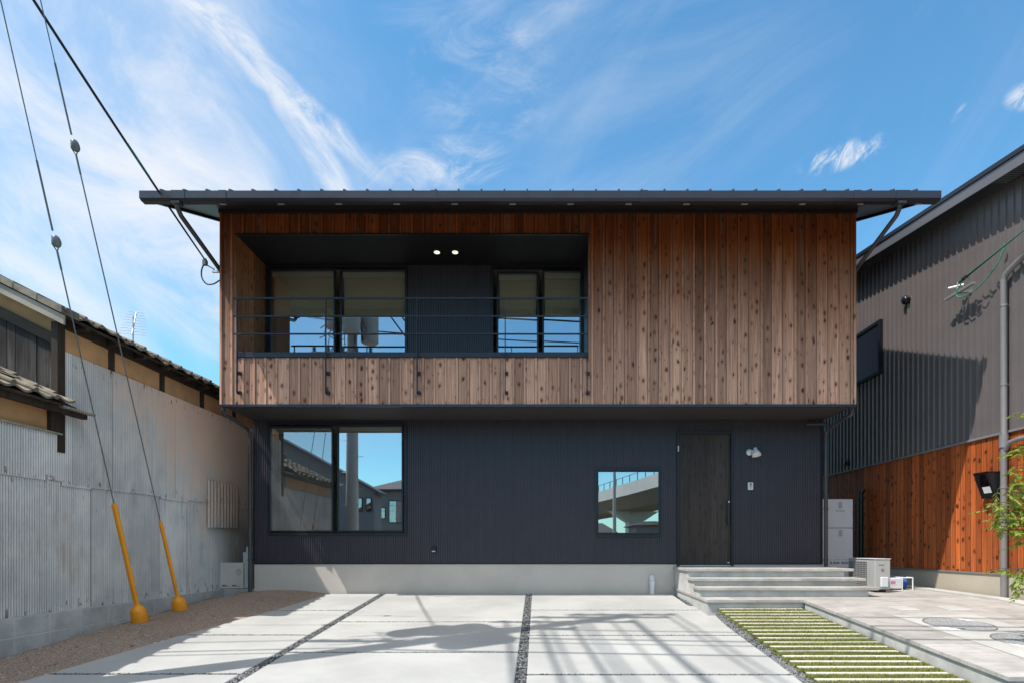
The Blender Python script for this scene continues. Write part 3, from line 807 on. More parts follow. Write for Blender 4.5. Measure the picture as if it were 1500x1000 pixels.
def roof():
    X = 5.68; t = .075; y0 = 7.89; yr = 13.2; y1 = 18.4
    mb = MB()
    poly = [(-X, y0, zs(y0)), (-X, yr, zs(yr)), (-X, y1, zs(y1)), (-X, y1, zs(y1)+t), (-X, yr, zs(yr)+t), (-X, y0, zs(y0)+t)]
    mb.prism(poly, (2*X, 0, 0))
    x = -5.45; k = 0
    while x < 5.6:
        for ya, yb in ((7.875, yr), (yr, y1)):
            za, zb = zs(max(ya, y0))+t-.01, zs(yb)+t-.01
            h = .050
            mb.idx([(x-.012, ya, za), (x+.012, ya, za), (x+.012, yb, zb), (x-.012, yb, zb), (x-.010, ya+.004, za+h), (x+.010, ya+.004, za+h), (x+.008, yb, zb+h), (x-.008, yb, zb+h)],
                   [(0,1,5,4), (1,2,6,5), (2,3,7,6), (3,0,4,7), (4,5,6,7)])
        x += .3310
    rf = mb.build('roof', 'gutter_metal', house)
    # soffit lining
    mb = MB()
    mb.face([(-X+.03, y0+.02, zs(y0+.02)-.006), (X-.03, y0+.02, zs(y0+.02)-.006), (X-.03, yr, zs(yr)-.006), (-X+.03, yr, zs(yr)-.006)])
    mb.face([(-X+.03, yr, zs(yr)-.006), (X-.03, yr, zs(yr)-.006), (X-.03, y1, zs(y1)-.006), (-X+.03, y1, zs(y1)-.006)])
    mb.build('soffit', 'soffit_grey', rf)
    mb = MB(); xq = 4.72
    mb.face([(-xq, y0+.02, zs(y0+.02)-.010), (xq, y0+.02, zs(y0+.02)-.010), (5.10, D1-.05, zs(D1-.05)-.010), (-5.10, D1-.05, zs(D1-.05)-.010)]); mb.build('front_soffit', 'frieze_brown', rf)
    for s in (-1, 1):
        mb = MB(); xa = s*(X-.028)
        d = .055
        mb.prism([(xa, y0, zs(y0)-d), (xa, yr, zs(yr)-d), (xa, y1, zs(y1)-d), (xa, y1, zs(y1)+t+.008), (xa, yr, zs(yr)+t+.008), (xa, y0, zs(y0)+t+.004)], (s*.034, 0, 0))
        mb.build('verge_board', 'navy_trim', rf)
    boxpart('fascia', 'navy_trim', rf, -X, X, y0-.022, y0-.001, 5.76, zs(y0)+t-.004)
    # gutter: sloping-bottomed box gutter with sleeves and hanger clips
    gx0, gx1 = -5.655, 5.72
    def gsec(o): return [(7.742-o, 5.868+o), (7.742-o, 5.765-o), (7.785, 5.742-o), (7.862, 5.742-o), (7.862, 5.868+o)]
    mb = MB(); mb.prism([(gx0, y, z) for y, z in gsec(0)], (gx1-gx0, 0, 0)); gu = mb.build('gutter', 'gutter_metal', house)
    for a, b_ in ((250, 270), (320, 331), (631, 641), (938, 949), (1251, 1262), (1313, 1333)):
        xa, xb = (a-788)/800*7.74, (b_-788)/800*7.74
        mb = MB(); mb.prism([(xa, y, z) for y, z in gsec(.005)], (xb-xa, 0, 0)); mb.build('gutter_sleeve', 'gutter_metal', gu)
    for i in range(13):
        x = (327-788)/800*7.85 + i*.832
        boxpart('hanger_clip', 'galvanised', gu, x-.045, x+.045, 7.832, 7.858, 5.735, 5.741)
    # downpipes
    for s in (-1, 1):
        xo = -5.16 if s < 0 else 5.18
        mb = MB()
        mb.box(xo-.06, xo+.06, 7.76, 7.86, 5.705, 5.742)
        mb.tube([(xo, 7.82, 5.72), (xo, 7.83, 5.66), (xo, 7.90, 5.60), (s*5.16, 8.80, 5.33), (s*5.15, 8.92, 5.27), (s*5.15, 8.94, 5.15), (s*5.15, 8.94, 3.05)], .033, 12)
        mb.tube([(s*5.15, 8.94, 3.06), (s*5.15, 8.96, 3.0), (s*5.12, 9.10, 2.985), (s*5.10, 9.58, 2.90), (s*5.095, 9.66, 2.84), (s*5.095, 9.665, 2.70), (s*5.095, 9.665, .02)], .033, 12)
        for z in (2.5, 1.5, .6): mb.tube([(s*5.095, 9.665, z-.02), (s*5.095, 9.665, z+.02)], .040, 12)
        for z in (4.6, 3.6): mb.tube([(s*5.15, 8.94, z-.02), (s*5.15, 8.94, z+.02)], .040, 12)
        mb.build('downpipe', 'pipe_brown', house)
    mb = MB(); mb.tube([(4.72, 9.60, 2.985), (5.09, 9.60, 2.985)], .030, 10); mb.build('overflow_pipe', 'overhang_brown', house)
roof()

def window(name, X0, X1, Z0, Z1, y, panes, gm, trim=.03, cassette=False, label=None):
    """frame boxes round each pane, glass sheets, slider offset; opening faces -Y"""
    mb = MB()
    mb.box(X0, X1, y-trim, y+.06, Z1-.045, Z1+.0); mb.box(X0, X1, y-trim, y+.06, Z0, Z0+.045)
    mb.box(X0, X0+.045, y-trim, y+.06, Z0+.045, Z1-.045); mb.box(X1-.045, X1, y-trim, y+.06, Z0+.045, Z1-.045)
    w = mb.build(name, 'frame_black', house)
    if label: w['label'] = label
    for (a, b_, c, d, dy, screen) in panes:
        s = .032; mb = MB()
        yy = y+dy
        mb.box(a-s, b_+s, yy-.012, yy+.018, d, d+s, b=.002); mb.box(a-s, b_+s, yy-.012, yy+.018, c-s, c, b=.002)
        mb.box(a-s, a, yy-.012, yy+.018, c, d, b=.002); mb.box(b_, b_+s, yy-.012, yy+.018, c, d, b=.002)
        mb.build('sash', 'navy_trim', w)
        mb = MB(); mb.face([(a, yy+.004, c), (b_, yy+.004, c), (b_, yy+.004, d), (a, yy+.004, d)]); mb.build('pane', gm, w)
        if screen:
            mb = MB(); mb.face([(a, yy-.014, c), (b_, yy-.014, c), (b_, yy-.014, d), (a, yy-.014, d)]); mb.build('fly_screen', 'fly_screen', w)
        if cassette and gm == 'pane_glass_upper': boxpart('roller_blind', 'blind_cloth', w, a+.015, b_-.015, yy+.085, yy+.090, d-.80, d-.096)
        if cassette: boxpart('blind_cassette', 'blind_fabric', w, a+.01, b_-.01, yy+.03, yy+.11, d-.095, d-.004, b=.006)
    return w
K = D2/800
def px(x): return (x-788)*K
def pz(y): return H+(800-y)*K
w = window('window', LW[0], LW[1], LW[2], LW[3], D2, [(px(397), px(486), pz(776), pz(626), -.01, True), (px(496), px(588), pz(776), pz(624), .02, False)], 'pane_glass', cassette=True, label='large two pane sliding window on the ground floor')
w = window('window', SW[0], SW[1], SW[2], SW[3], D2, [(px(876.5), px(964.5), pz(779.5), pz(690.5), -.005, False)], 'pane_glass', label='small square picture window beside the door')
w = window('window', -4.83, -2.32, 3.3, OP[3]-.004, D2, [(px(397), px(489), 3.42, pz(396.5), -.005, False), (px(500), px(594), 3.42, pz(396.5), .02, False)], 'pane_glass_upper', cassette=True, label='wide balcony window with two panes')
w = window('window', -.84, .80, 3.3, OP[3]-.004, D2, [(px(730), px(786.5), 3.42, pz(400.5), .02, False), (px(797), px(851), 3.42, pz(399), -.005, False)], 'pane_glass_upper', cassette=True, label='narrow balcony window at the right end')

def rooms():
    for (x0, x1, y0, y1, z0, z1, nm) in ((-5.0, -1.75, D2+.065, 13.6, 3.3, OP[3]-.01, 'bedroom'), (-1.70, 4.9, D2+.065, 13.6, 3.3, OP[3]-.01, 'bedroom'), (-5.0, 2.44, D2+.065, 14.5, .56, 3.04, 'living_room')):
        mb = MB()
        a = [(x0,y0,z0),(x1,y0,z0),(x1,y1,z0),(x0,y1,z0),(x0,y0,z1),(x1,y0,z1),(x1,y1,z1),(x0,y1,z1)]
        mb.cur = 0; mb.idx(a, [(4,5,6,7), (1,2,6,5), (2,3,7,6), (3,0,4,7)])
        mb.cur = 1; mb.idx(a, [(0,1,2,3)])
        mb.build(nm, ['interior_wall', 'interior_floor'], house)
rooms()

def door():
    mb = MB(); x0, x1, z0, z1 = DR
    mb.box(x0, x0+.045, D2-.035, D2+.06, z0, z1, b=.002); mb.box(x1-.045, x1, D2-.035, D2+.06, z0, z1, b=.002)
    mb.box(x0+.045, x1-.045, D2-.035, D2+.06, z1-.055, z1, b=.002)
    d = mb.build('door', 'frame_black', house); d['label'] = 'tall dark wood grain front door'
    mb = MB(); mb.box(x0+.048, x1-.048, D2-.014, D2+.03, z0+.022, z1-.058, b=.003); mb.build('door_leaf', 'door_wood', d)
    boxpart('sill', 'galvanised', d, x0+.046, x1-.046, D2-.034, D2+.05, z0, z0+.018)
    hx = (1065.5-788)*K
    mb = MB()
    za, zb = pz(769), pz(731)
    mb.tube([(hx, D2-.016, za+.03), (hx, D2-.05, za+.03)], .012, 8); mb.tube([(hx, D2-.016, zb-.03), (hx, D2-.05, zb-.03)], .012, 8)
    mb.box(hx-.021, hx+.021, D2-.075, D2-.045, za, zb, b=.008)
    mb.build('handle', 'gutter_metal', d)
    mb = MB(); mb.box(hx-.013, hx+.013, D2-.078, D2-.0752, zb-.06, zb-.03); mb.build('keyhole', 'galvanised', d)
    mb = MB(); mb.box(x0+.012, x0+.030, D2-.048, D2-.0352, pz(661), pz(653)); mb.build('hinge', 'white_enamel', d)
    mb = MB(); mb.box(x1-.105, x1-.065, D2-.018, D2-.0142, z0+.055, z0+.068); mb.build('maker_plate', 'white_paint', d)
door()

def fittings():
    # wall lamp
    lx, lz = (1097.5-788)*K, pz(662)
    mb = MB(); mb.lathe([(.058, 0), (.058, -.012), (.046, -.03), (.0, -.034)], (lx, D2-.011, lz), (0, 1, 0), 24)
    wl = mb.build('wall_lamp', 'white_paint', house); wl['label'] = 'small white spot lamp beside the door'
    mb = MB(); mb.tube([(lx, D2-.03, lz), (lx+.03, D2-.085, lz+.015), (lx+.062, D2-.105, lz+.022)], .012, 10); mb.build('arm', 'white_paint', wl)
    mb = MB()
    mb.lathe([(.0, .075), (.026, .072), (.030, .058), (.032, .03), (.050, .012), (.072, -.035), (.080, -.078), (.074, -.078), (.060, -.03), (.0, -.02)], (lx+.072, D2-.115, lz-.005), (-.12, .18, 1), 28)
    mb.build('lamp_shade', 'white_paint', wl)
    # intercom
    ix, iz = (1098.5-788)*K, pz(711.5)
    mb = MB(); mb.box(ix-.046, ix+.046, D2-.040, D2-.0112, iz-.066, iz+.066, b=.005); ic = mb.build('intercom', 'white_enamel', house)
    mb = MB(); mb.lathe([(.016, 0), (.014, -.006), (0, -.007)], (ix, D2-.040, iz+.034), (0, 1, 0), 16); mb.build('lens', 'mail_black', ic)
    boxpart('button', 'unit_grey', ic, ix-.014, ix+.014, D2-.043, D2-.0401, iz-.045, iz-.018)
    boxpart('speaker_grille', 'grille_dark', ic, ix-.026, ix+.026, D2-.0415, D2-.0401, iz-.006, iz+.010)
    # socket
    ox, oz = (636-788)*K, pz(804)
    mb = MB(); mb.box(ox-.045, ox+.045, D2-.050, D2-.0112, oz-.055, oz+.055, b=.006); so = mb.build('outdoor_socket', 'navy_trim', house)
    boxpart('socket_cover', 'galvanised', so, ox-.032, ox+.032, D2-.056, D2-.0501, oz-.045, oz-.022, b=.002)
    # drain stub
    dx = (954.5-788)*K
    mb = MB(); mb.tube([(dx, D2-.05, -.05), (dx, D2-.05, .15)], .045, 14); mb.tube([(dx, D2-.05, .15), (dx, D2-.05, .23)], .052, 14)
    mb.tube([(dx, D2-.05, .23), (dx, D2-.045, .27), (dx, D2-.01, .29)], .047, 14); dp = mb.build('drain_pipe', 'white_enamel', house)
    # service bracket
    mb = MB(); mb.box(-5.30, -UX-.002, 8.88, 8.91, 5.28, 5.31); mb.tube([(-5.28, 8.895, 5.30), (-5.28, 8.895, 5.35)], .012, 8)
    mb.build('cable_bracket', 'galvanised', house)
fittings()
mbd = MB(); mbd.box((636-788)*K*.965, (659-788)*K*.965, 9.36, 9.385, lot_z(9.37)-.02, lot_z(9.37)+.004)
tag(mbd.build('drain_slot', 'galvanised'), 'thin metal drain slot let into the slab near the wall', 'drain cover')

# ================================================================ OLD BARN ON THE LEFT
BX = -5.95
barn = thing('barn', (-9.5, 10, 0), 'old barn with corrugated tin wall, clay panels and crumbling tiled roof', 'barn')
BY0, BYG, BY1 = 3.7, 6.80, 17.0          # near end of the lean-to, gable of the tall part, far end
EX, EZ, PITCH = -5.78, 3.64, .50         # eave of the tall part
def barn_walls():
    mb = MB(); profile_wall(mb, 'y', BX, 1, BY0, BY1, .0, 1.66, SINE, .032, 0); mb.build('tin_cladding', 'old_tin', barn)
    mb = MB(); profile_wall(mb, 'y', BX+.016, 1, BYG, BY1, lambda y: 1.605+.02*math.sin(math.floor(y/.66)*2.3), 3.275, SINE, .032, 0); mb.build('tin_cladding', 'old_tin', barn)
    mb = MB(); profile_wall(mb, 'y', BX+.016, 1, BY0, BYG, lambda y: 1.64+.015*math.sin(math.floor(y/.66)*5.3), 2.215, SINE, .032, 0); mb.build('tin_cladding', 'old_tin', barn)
    W = [(0, 0), (.02, .022), (.05, .022), (.07, 0)]
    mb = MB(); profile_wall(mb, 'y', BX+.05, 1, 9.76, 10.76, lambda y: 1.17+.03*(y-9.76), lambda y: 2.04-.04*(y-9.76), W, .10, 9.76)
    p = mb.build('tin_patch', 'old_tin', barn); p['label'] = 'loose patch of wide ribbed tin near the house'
    # gable wall of dark boards facing the street
    def gz(x): return EZ-.06+PITCH*(-x+EX) if x > -9.9 else EZ-.06+PITCH*(9.9+EX)-PITCH*(-9.9-x)
    mb = MB(); x = BX-.05
    while x > -13.6:
        w = rng.uniform(.10, .15); yy = BYG+rng.uniform(0, .012)
        z1 = min(gz(x), gz(x-w))-.26
        mb.box(x-w+.006, x, yy, yy+.03, 2.2, z1); x -= w
    mb.build('weathered_boards', 'old_board_front', barn)
    mb = MB(); mb.prism([(BX-.06, BYG-.03, gz(BX-.06)-.36), (-9.9, BYG-.03, gz(-9.9)-.36), (-9.9, BYG-.03, gz(-9.9)-.22), (BX-.06, BYG-.03, gz(BX-.06)-.22)], (0, .029, 0)); mb.build('gable_beam', 'dark_timber', barn)
    mb = MB(); mb.prism([(BX-.05, BYG+.05, 2.0), (-13.6, BYG+.05, 2.0), (-13.6, BYG+.05, gz(-13.6)), (-9.9, BYG+.05, gz(-9.9)), (BX-.05, BYG+.05, gz(BX-.05))], (0, .05, 0)); mb.build('gable_clay', 'clay', barn)
    mb = MB(); mb.prism([(BX-.05, BY1, .0), (-13.6, BY1, .0), (-13.6, BY1, gz(-13.6)), (-9.9, BY1, gz(-9.9)), (BX-.05, BY1, gz(BX-.05))], (0, .05, 0)); mb.build('gable_clay', 'clay', barn)
    boxpart('rear_wall', 'clay', barn, -13.7, -13.6, BYG, BY1, -.4, gz(-13.6))
    boxpart('corner_post', 'dark_timber', barn, BX-.05, BX+.03, BYG-.07, BYG+.04, 2.0, 3.60)
    ys = [BYG+.04]+[7.62+1.025*i for i in range(10)]
    for a, b in zip(ys, ys[1:]): boxpart('clay_panel', 'clay', barn, BX-.06, BX-.012, a+.04, b-.04, 3.2, 3.66)
    for y in ys[1:]: boxpart('stud', 'dark_timber', barn, BX-.07, BX+.012, y-.045, y+.045, 3.2, 3.575)
    boxpart('wall_plate', 'dark_timber', barn, BX-.07, BX+.03, BYG+.05, BY1, 3.56, 3.72)
    # lean-to wall
    boxpart('clay_panel', 'clay', barn, BX-.07, BX-.02, BY0+.1, BYG-.10, 2.1, 2.72)
    boxpart('sill_board', 'old_timber', barn, BX-.02, BX+.05, BY0, BYG-.02, 2.212, 2.235)
    boxpart('post', 'dark_timber', barn, BX-.05, BX+.034, BYG-.16, BYG-.072, 2.236, 2.70)
    mb = MB(); mb.prism([(BX-.05, BY0, -.4), (-8.9, BY0, -.4), (-8.9, BY0, 2.6), (-7.4, BY0, 3.3), (BX-.05, BY0, 2.6)], (0, .06, 0)); mb.build('end_wall', 'old_board_front', barn)
    boxpart('rear_wall', 'clay', barn, -8.96, -8.9, BY0, BYG, -.4, 2.6)
    y = BYG+.2
    while y < BY1:
        boxpart('rafter', 'dark_timber', barn, BX-.05, EX+.01, y-.03, y+.03, 3.585, 3.64); y += .5125
def tile_roof(name, mats, x0, z0, length, slope, ya, yb, tw=.265, th=.235, parent=None, jitter=.012):
    """kawara: wavy tiles in stepped courses; x0,z0 = eave edge, climbing toward -X"""
    mb = MB(); mb.smooth = False
    ncourse = int(length/th)
    ntile = int((yb-ya)/tw)
    rr = random.Random(3)
    for c in range(ncourse):
        for t in range(ntile):
            j = rr.gauss(0, jitter); jy = rr.gauss(0, jitter*.4); jx = rr.gauss(0, jitter*.8)
            xa = x0-c*th+jx+.03; xb = x0-(c+1)*th-.02
            y = ya+t*tw+jy; n = 8; vs = []
            for k in range(n+1):
                s = k/n; yy = y+s*tw*1.06
                h = .030*math.cos(2*math.pi*s)*(.5 if s < .5 else .5)+.014*math.sin(math.pi*s*2)
                za = z0-(xa-x0)*slope+h+.045+j; zb = z0-(xb-x0)*slope+h+.012+j*.5
                vs += [(xa, yy, za-.026), (xa, yy, za), (xb, yy, zb)]
            fs = []
            for k in range(n): fs += [(3*k, 3*k+3, 3*k+4, 3*k+1), (3*k+1, 3*k+4, 3*k+5, 3*k+2)]
            mb.idx(vs, fs)
    # round joint rolls of the eave course
    for t in range(ntile):
        y = ya+t*tw+rr.gauss(0, .004); z = z0+.05+rr.gauss(0, .006)
        mb.tube([(x0+.045, y, z-.012), (x0-.2, y, z+.2*slope-.012)], .030+rr.uniform(-.004, .006), 8)
    o = mb.build(name, mats, parent)
    return o
barn_walls()
def barn_roof():
    y0 = BYG-.14
    r = tile_roof('roof', 'kawara', EX, EZ+.03, 4.1, PITCH, y0, BY1+.1, parent=barn)
    mb = MB(); rx = -9.9; rz = EZ+PITCH*(EX-rx)
    mb.prism([(EX, y0, EZ-.02), (rx, y0, rz-.02), (rx, y0, rz+.02), (EX, y0, EZ+.02)], (0, BY1+.1-y0, 0)); mb.build('roof_boards', 'dark_timber', r)
    mb = MB(); mb.prism([(rx, y0, rz-.02), (-14, y0, rz-.02-PITCH*4.1), (-14, y0, rz+.06-PITCH*4.1), (rx, y0, rz+.06)], (0, BY1+.1-y0, 0)); mb.build('rear_slope', 'kawara', r)
    mb = MB(); mb.tube([(rx, y0-.05, rz+.01), (rx, BY1+.15, rz+.01)], .06, 10); mb.build('ridge', 'kawara', r)
    mb = MB(); mb.prism([(EX+.02, y0-.03, EZ-.12), (rx, y0-.03, rz-.12), (rx, y0-.03, rz-.005), (EX+.02, y0-.03, EZ-.005)], (0, .028, 0)); mb.build('verge_board', 'old_timber', r)
    mb = MB()
    for i in range(14):            # verge tiles stepping up the gable
        x = EX+.02-i*.29; z = EZ+PITCH*(EX-x); mb.prism([(x, y0-.06, z+.02), (x-.30, y0-.06, z+.02+.30*PITCH), (x-.30, y0-.06, z+.095+.30*PITCH), (x, y0-.06, z+.115)], (0, .26, 0))
    mb.build('verge_tiles', 'kawara', r)
    mb = MB()
    for _ in range(300):
        y = rng.uniform(y0, 14); x = EX+.02-rng.random()*.14; s = rng.uniform(.012, .038)
        stone(mb, x, y, EZ+.075+(EX-x)*PITCH+s*.2, s)
    tag(mb.build('broken_tile', 'kawara', r), kind='stuff')
    lx, lz = -5.74, 2.575
    p = tile_roof('lean_to_roof', 'kawara', lx, lz, 1.66, PITCH, BY0-.15, BYG+.10, parent=barn, jitter=.014)
    mb = MB(); mb.prism([(lx, BY0-.1, lz-.05), (-7.4, BY0-.1, lz-.05+PITCH*1.66), (-7.4, BY0-.1, lz-.02+PITCH*1.66), (lx, BY0-.1, lz-.02)], (0, BYG-.005-BY0+.1, 0)); mb.build('roof_boards', 'dark_timber', p)
    mb = MB(); mb.prism([(-7.4, BY0-.1, lz-.05+PITCH*1.66), (-9.1, BY0-.1, lz-.08), (-9.1, BY0-.1, lz-.0), (-7.4, BY0-.1, lz+.06+PITCH*1.66)], (0, BYG-.005-BY0+.1, 0)); mb.build('rear_slope', 'kawara', p)
    mb = MB(); mb.tube([(-7.4, BY0-.15, lz+.07+PITCH*1.66), (-7.4, BYG-.03, lz+.07+PITCH*1.66)], .10, 10); mb.build('ridge', 'kawara', p)
    boxpart('purlin', 'dark_timber', p, lx-.12, lx-.05, BY0-.1, BYG+.22, lz-.115, lz-.04)
    for a, b, c in ((lx-.02, .28, -.045), (lx-.10, .16, -.03)): boxpart('batten_end', 'old_timber', p, a-.03, a+.03, BYG-.2, BYG+b, lz+c-.012, lz+c+.012)
barn_roof()

def block_wall():
    mb = MB(); x0, x1 = BX-.03, BX+.085
    L = .4475; Hh = .2236; top = .036; g = .005
    for c in range(3):
        z1 = top-c*Hh-g; z0 = z1-Hh+2*g; y = .3
        while y < 10.2:
            mb.box(x0, x1+rng.uniform(-.001, .001), y+g, min(y+L-g, 10.24), z0, z1, b=.004); y += L
    mb.cur = 1; mb.box(x0+.004, x1-.003, .3, 10.23, -.9, top-.006)
    tag(mb.build('block_wall', ['block', 'mortar']), 'low grey concrete block wall along the foot of the tin wall', 'block wall')
    def q(x, Y): return (x-788)/800*Y
    mb = MB()
    for r in range(2):
        for k in range(5):
            w = .108; xa = q(326, 10.2)+k*.116+(.03 if r else 0)
            mb.box(xa, xa+w, 10.2, 10.32, -.10+r*.075, -.032+r*.075, b=.006)
    mb.cur = 1; mb.box(q(326, 10.2), q(326, 10.2)+.60, 10.208, 10.31, -.2, .035)
    tag(mb.build('brick_course', ['block', 'mortar']), 'short course of small grey bricks between block wall and house corner', 'bricks')
    Yb = 10.22; x0, x1 = q(321, Yb), q(356, Yb); z0, z1 = .052, .53
    bx = thing('cardboard_box', ((x0+x1)/2, Yb+.05, z0), 'pale cardboard box with round emblem standing beside the house corner', 'box')
    y0 = Yb
    mb = MB(); mb.box(x0, x1, y0, y0+.09, z0, z1, b=.004); mb.build('carton', 'cardboard_pale', bx)
    mb = MB(); cx, cz = x1-.075, z0+.31
    def ring(cx, cz, r, t, n=20):
        for k in range(n):
            a, b = 2*math.pi*k/n, 2*math.pi*(k+1)/n
            mb.face([(cx+r*math.cos(a), y0-.0015, cz+r*math.sin(a)), (cx+r*math.cos(b), y0-.0015, cz+r*math.sin(b)), (cx+(r-t)*math.cos(b), y0-.0015, cz+(r-t)*math.sin(b)), (cx+(r-t)*math.cos(a), y0-.0015, cz+(r-t)*math.sin(a))])
    ring(cx, cz, .050, .007); ring(cx, cz+.004, .022, .006)
    for dx in (-.03, 0, .03): mb.face([(cx+dx-.004, y0-.0015, cz-.072), (cx+dx+.004, y0-.0015, cz-.072), (cx+dx+.004, y0-.0015, cz-.058), (cx+dx-.004, y0-.0015, cz-.058)])
    for k in range(17):
        if k in (7, 8): continue
        xa = x0+.06+k*.020; h = .030 if k % 9 < 4 else .010
        mb.face([(xa, y0-.0015, z0+.035), (xa+.016, y0-.0015, z0+.035), (xa+.016, y0-.0015, z0+.035+h), (xa, y0-.0015, z0+.035+h)])
    mb.build('printing', 'grey_print', bx)
    bd = thing('panel_stack', (q(362, 10.3), 10.3, .04), 'upright pale blue insulation board leaning by the downpipe', 'board')
    mb = MB(); mb.box(q(356, 10.28), q(369, 10.28), 10.28, 10.34, .06, .73, b=.003); mb.build('board', 'board_blue', bd)
    mb = MB(); mb.box(q(361, 10.36), q(370, 10.36), 10.35, 10.40, .06, .83, b=.003); mb.build('backing_board', 'white_paint', bd)
block_wall()

def antenna():
    x, y = -9.64, 13.0; zb = EZ+.03+PITCH*(EX-x); z1 = 6.50
    a = thing('television_antenna', (x, y, zb), 'small television antenna standing on the barn roof', 'antenna')
    mb = MB(); mb.tube([(x, y, zb), (x, y, z1-.20)], .018, 8); mb.build('mast', 'galvanised', a)
    p0, p1 = Vector((x+.05, y-.1, z1-.66)), Vector((x-.14, y+.3, z1+.02))
    mb = MB(); mb.tube([p0, p1], .014, 6); mb.build('boom', 'galvanised', a)
    for k in range(9):
        c = p0.lerp(p1, k/8); l = .27-.013*k
        mb = MB(); mb.tube([c+Vector((-l, -l*.3, 0)), c+Vector((l, l*.3, 0))], .006, 6); mb.build('element', 'galvanised', a)
antenna()

# ================================================================ POLE, GUYS, SERVICE CABLES
PX, PY = -5.2, 4.22
def utility_pole():
    zb = lot_z(PY)
    p = thing('utility_pole', (PX, PY, zb), 'concrete utility pole with transformers and crossarms mirrored in the windows', 'utility pole', 'utility poles along the street')
    mb = MB(); mb.tube([(PX, PY, zb-.3), (PX, PY, 11.5)], [.19, .105], 20); mb.build('shaft', 'pole_concrete', p)
    mb = MB()
    for i in range(14):
        z = 2.0+i*.45; s = 1 if i % 2 else -1
        mb.tube([(PX+s*.12, PY, z), (PX+s*.30, PY, z)], .008, 6)
    mb.build('step_bolts', 'galvanised', p)
    def can(cx, cy, z, r=.24, h=.85):
        mb = MB(); mb.lathe([(0, 0), (r*.92, 0), (r, .04), (r, h-.05), (r*1.04, h-.04), (r*1.04, h), (r*.6, h+.07), (0, h+.08)], (cx, cy, z), (0, 0, 1), 24)
        t = mb.build('transformer', 'unit_grey', p)
        for q in (0, 2.1, 4.2):
            mb = MB(); x, y = cx+r*.5*math.cos(q), cy+r*.5*math.sin(q)
            mb.lathe([(.02, 0), (.05, .05), (.025, .07), (.05, .11), (.02, .15)], (x, y, z+h+.05), (0, 0, 1), 10); mb.build('bushing', 'insulator', t)
    can(PX+.46, PY-.1, 6.55); can(PX-.35, PY+.38, 6.75, .22, .8); can(PX+.15, PY+.52, 6.6, .24, .8)
    for z, L, cx in ((6.15, .85, -.2), (9.6, .95, .1), (10.6, .95, .1), (11.2, .75, .1), (8.3, .8, .15)):
        mb = MB(); mb.box(PX+cx-L, PX+cx+L, PY+.14, PY+.22, z-.045, z+.045); mb.build('crossarm', 'galvanised', p)
        for k in range(5):
            x = PX+cx-L+.08+k*(2*L-.16)/4
            mb = MB(); mb.lathe([(.025, 0), (.06, .03), (.03, .06), (.06, .09), (.03, .12), (.045, .15), (.0, .17)], (x, PY+.18, z+.045), (0, 0, 1), 12); mb.build('insulator', 'insulator', p)
    mb = MB()
    for k in range(16):
        a = Vector((PX+rng.uniform(-.9, .6), PY+rng.uniform(-.1, .5), rng.uniform(5.9, 6.9))); b = Vector((PX+rng.uniform(-.4, .5), PY+rng.uniform(-.1, .5), rng.uniform(6.0, 9.6)))
        mb.tube(sag(a, b, rng.uniform(.05, .35), 8), .012, 5)
    mb.build('jumper_wires', 'cable_black', p)
utility_pole()
def far_pole(x, y, label):
    zb = lot_z(y)-.03
    p = thing('utility_pole', (x, y, zb), label, 'utility pole', 'utility poles along the street')
    mb = MB(); mb.tube([(x, y, zb-.3), (x, y, 10.6)], [.17, .10], 16); mb.build('shaft', 'pole_concrete', p)
    for z in (8.6, 9.8, 10.3):
        mb = MB(); mb.box(x-.8, x+.8, y+.12, y+.19, z-.04, z+.04); mb.build('crossarm', 'galvanised', p)
    mb = MB(); mb.lathe([(0, 0), (.22, 0), (.24, .04), (.24, .8), (.15, .86), (0, .87)], (x+.42, y, 7.4), (0, 0, 1), 18); mb.build('transformer', 'unit_grey', p)
far_pole(-2.6, -26, 'plain concrete utility pole far down the street behind the viewer')
far_pole(6.6, -6.5, 'concrete utility pole feeding the neighbouring house from the street')
def power_lines():
    k = 0
    for z, L, cx in ((9.6, .95, .1), (10.6, .95, .1), (11.2, .75, .1)):
        for q in (0, 1, 2, 4) if z < 11 else (0, 2, 4):
            x = PX+cx-L+.08+q*(2*L-.16)/4
            a = (x, PY+.18, z+.21); b = (-2.6+(x-PX)*.8, -25.85, z-1.0)
            mb = MB(); mb.tube(sag(a, b, .35, 24), .020 if z > 9.8 else .030, 6)
            o = mb.build('power_line', 'cable_black'); k += 1
            tag(o, 'black overhead power line leaving the pole whose shadow stripes the driveway', 'power line', 'overhead lines from the pole')
    for i, (z, dy) in enumerate(((6.35, .0), (7.9, .05), (5.75, -.05))):
        mb = MB(); mb.tube(sag((PX, PY-.12, z), (-42, 1.6, z-.4), .8, 24), .016 if i else .022, 6)
        tag(mb.build('telephone_line', 'cable_black'), 'black telephone line running left from the pole along the street', 'telephone line', 'telephone lines along the street')
power_lines()
def cross_lines():
    far_pole(31, 2.4, 'concrete utility pole far to the right along the street')
    for z, r in ((8.9, .022), (7.5, .026), (6.9, .018), (5.7, .024)):
        mb = MB(); mb.tube(sag((PX+.1, PY-.05, z), (31, 2.4, z+.3), .55, 28), r, 6)
        tag(mb.build('power_line', 'cable_black'), 'black overhead line crossing above the driveway to a pole on the right', 'power line', 'overhead lines crossing to the right')
cross_lines()
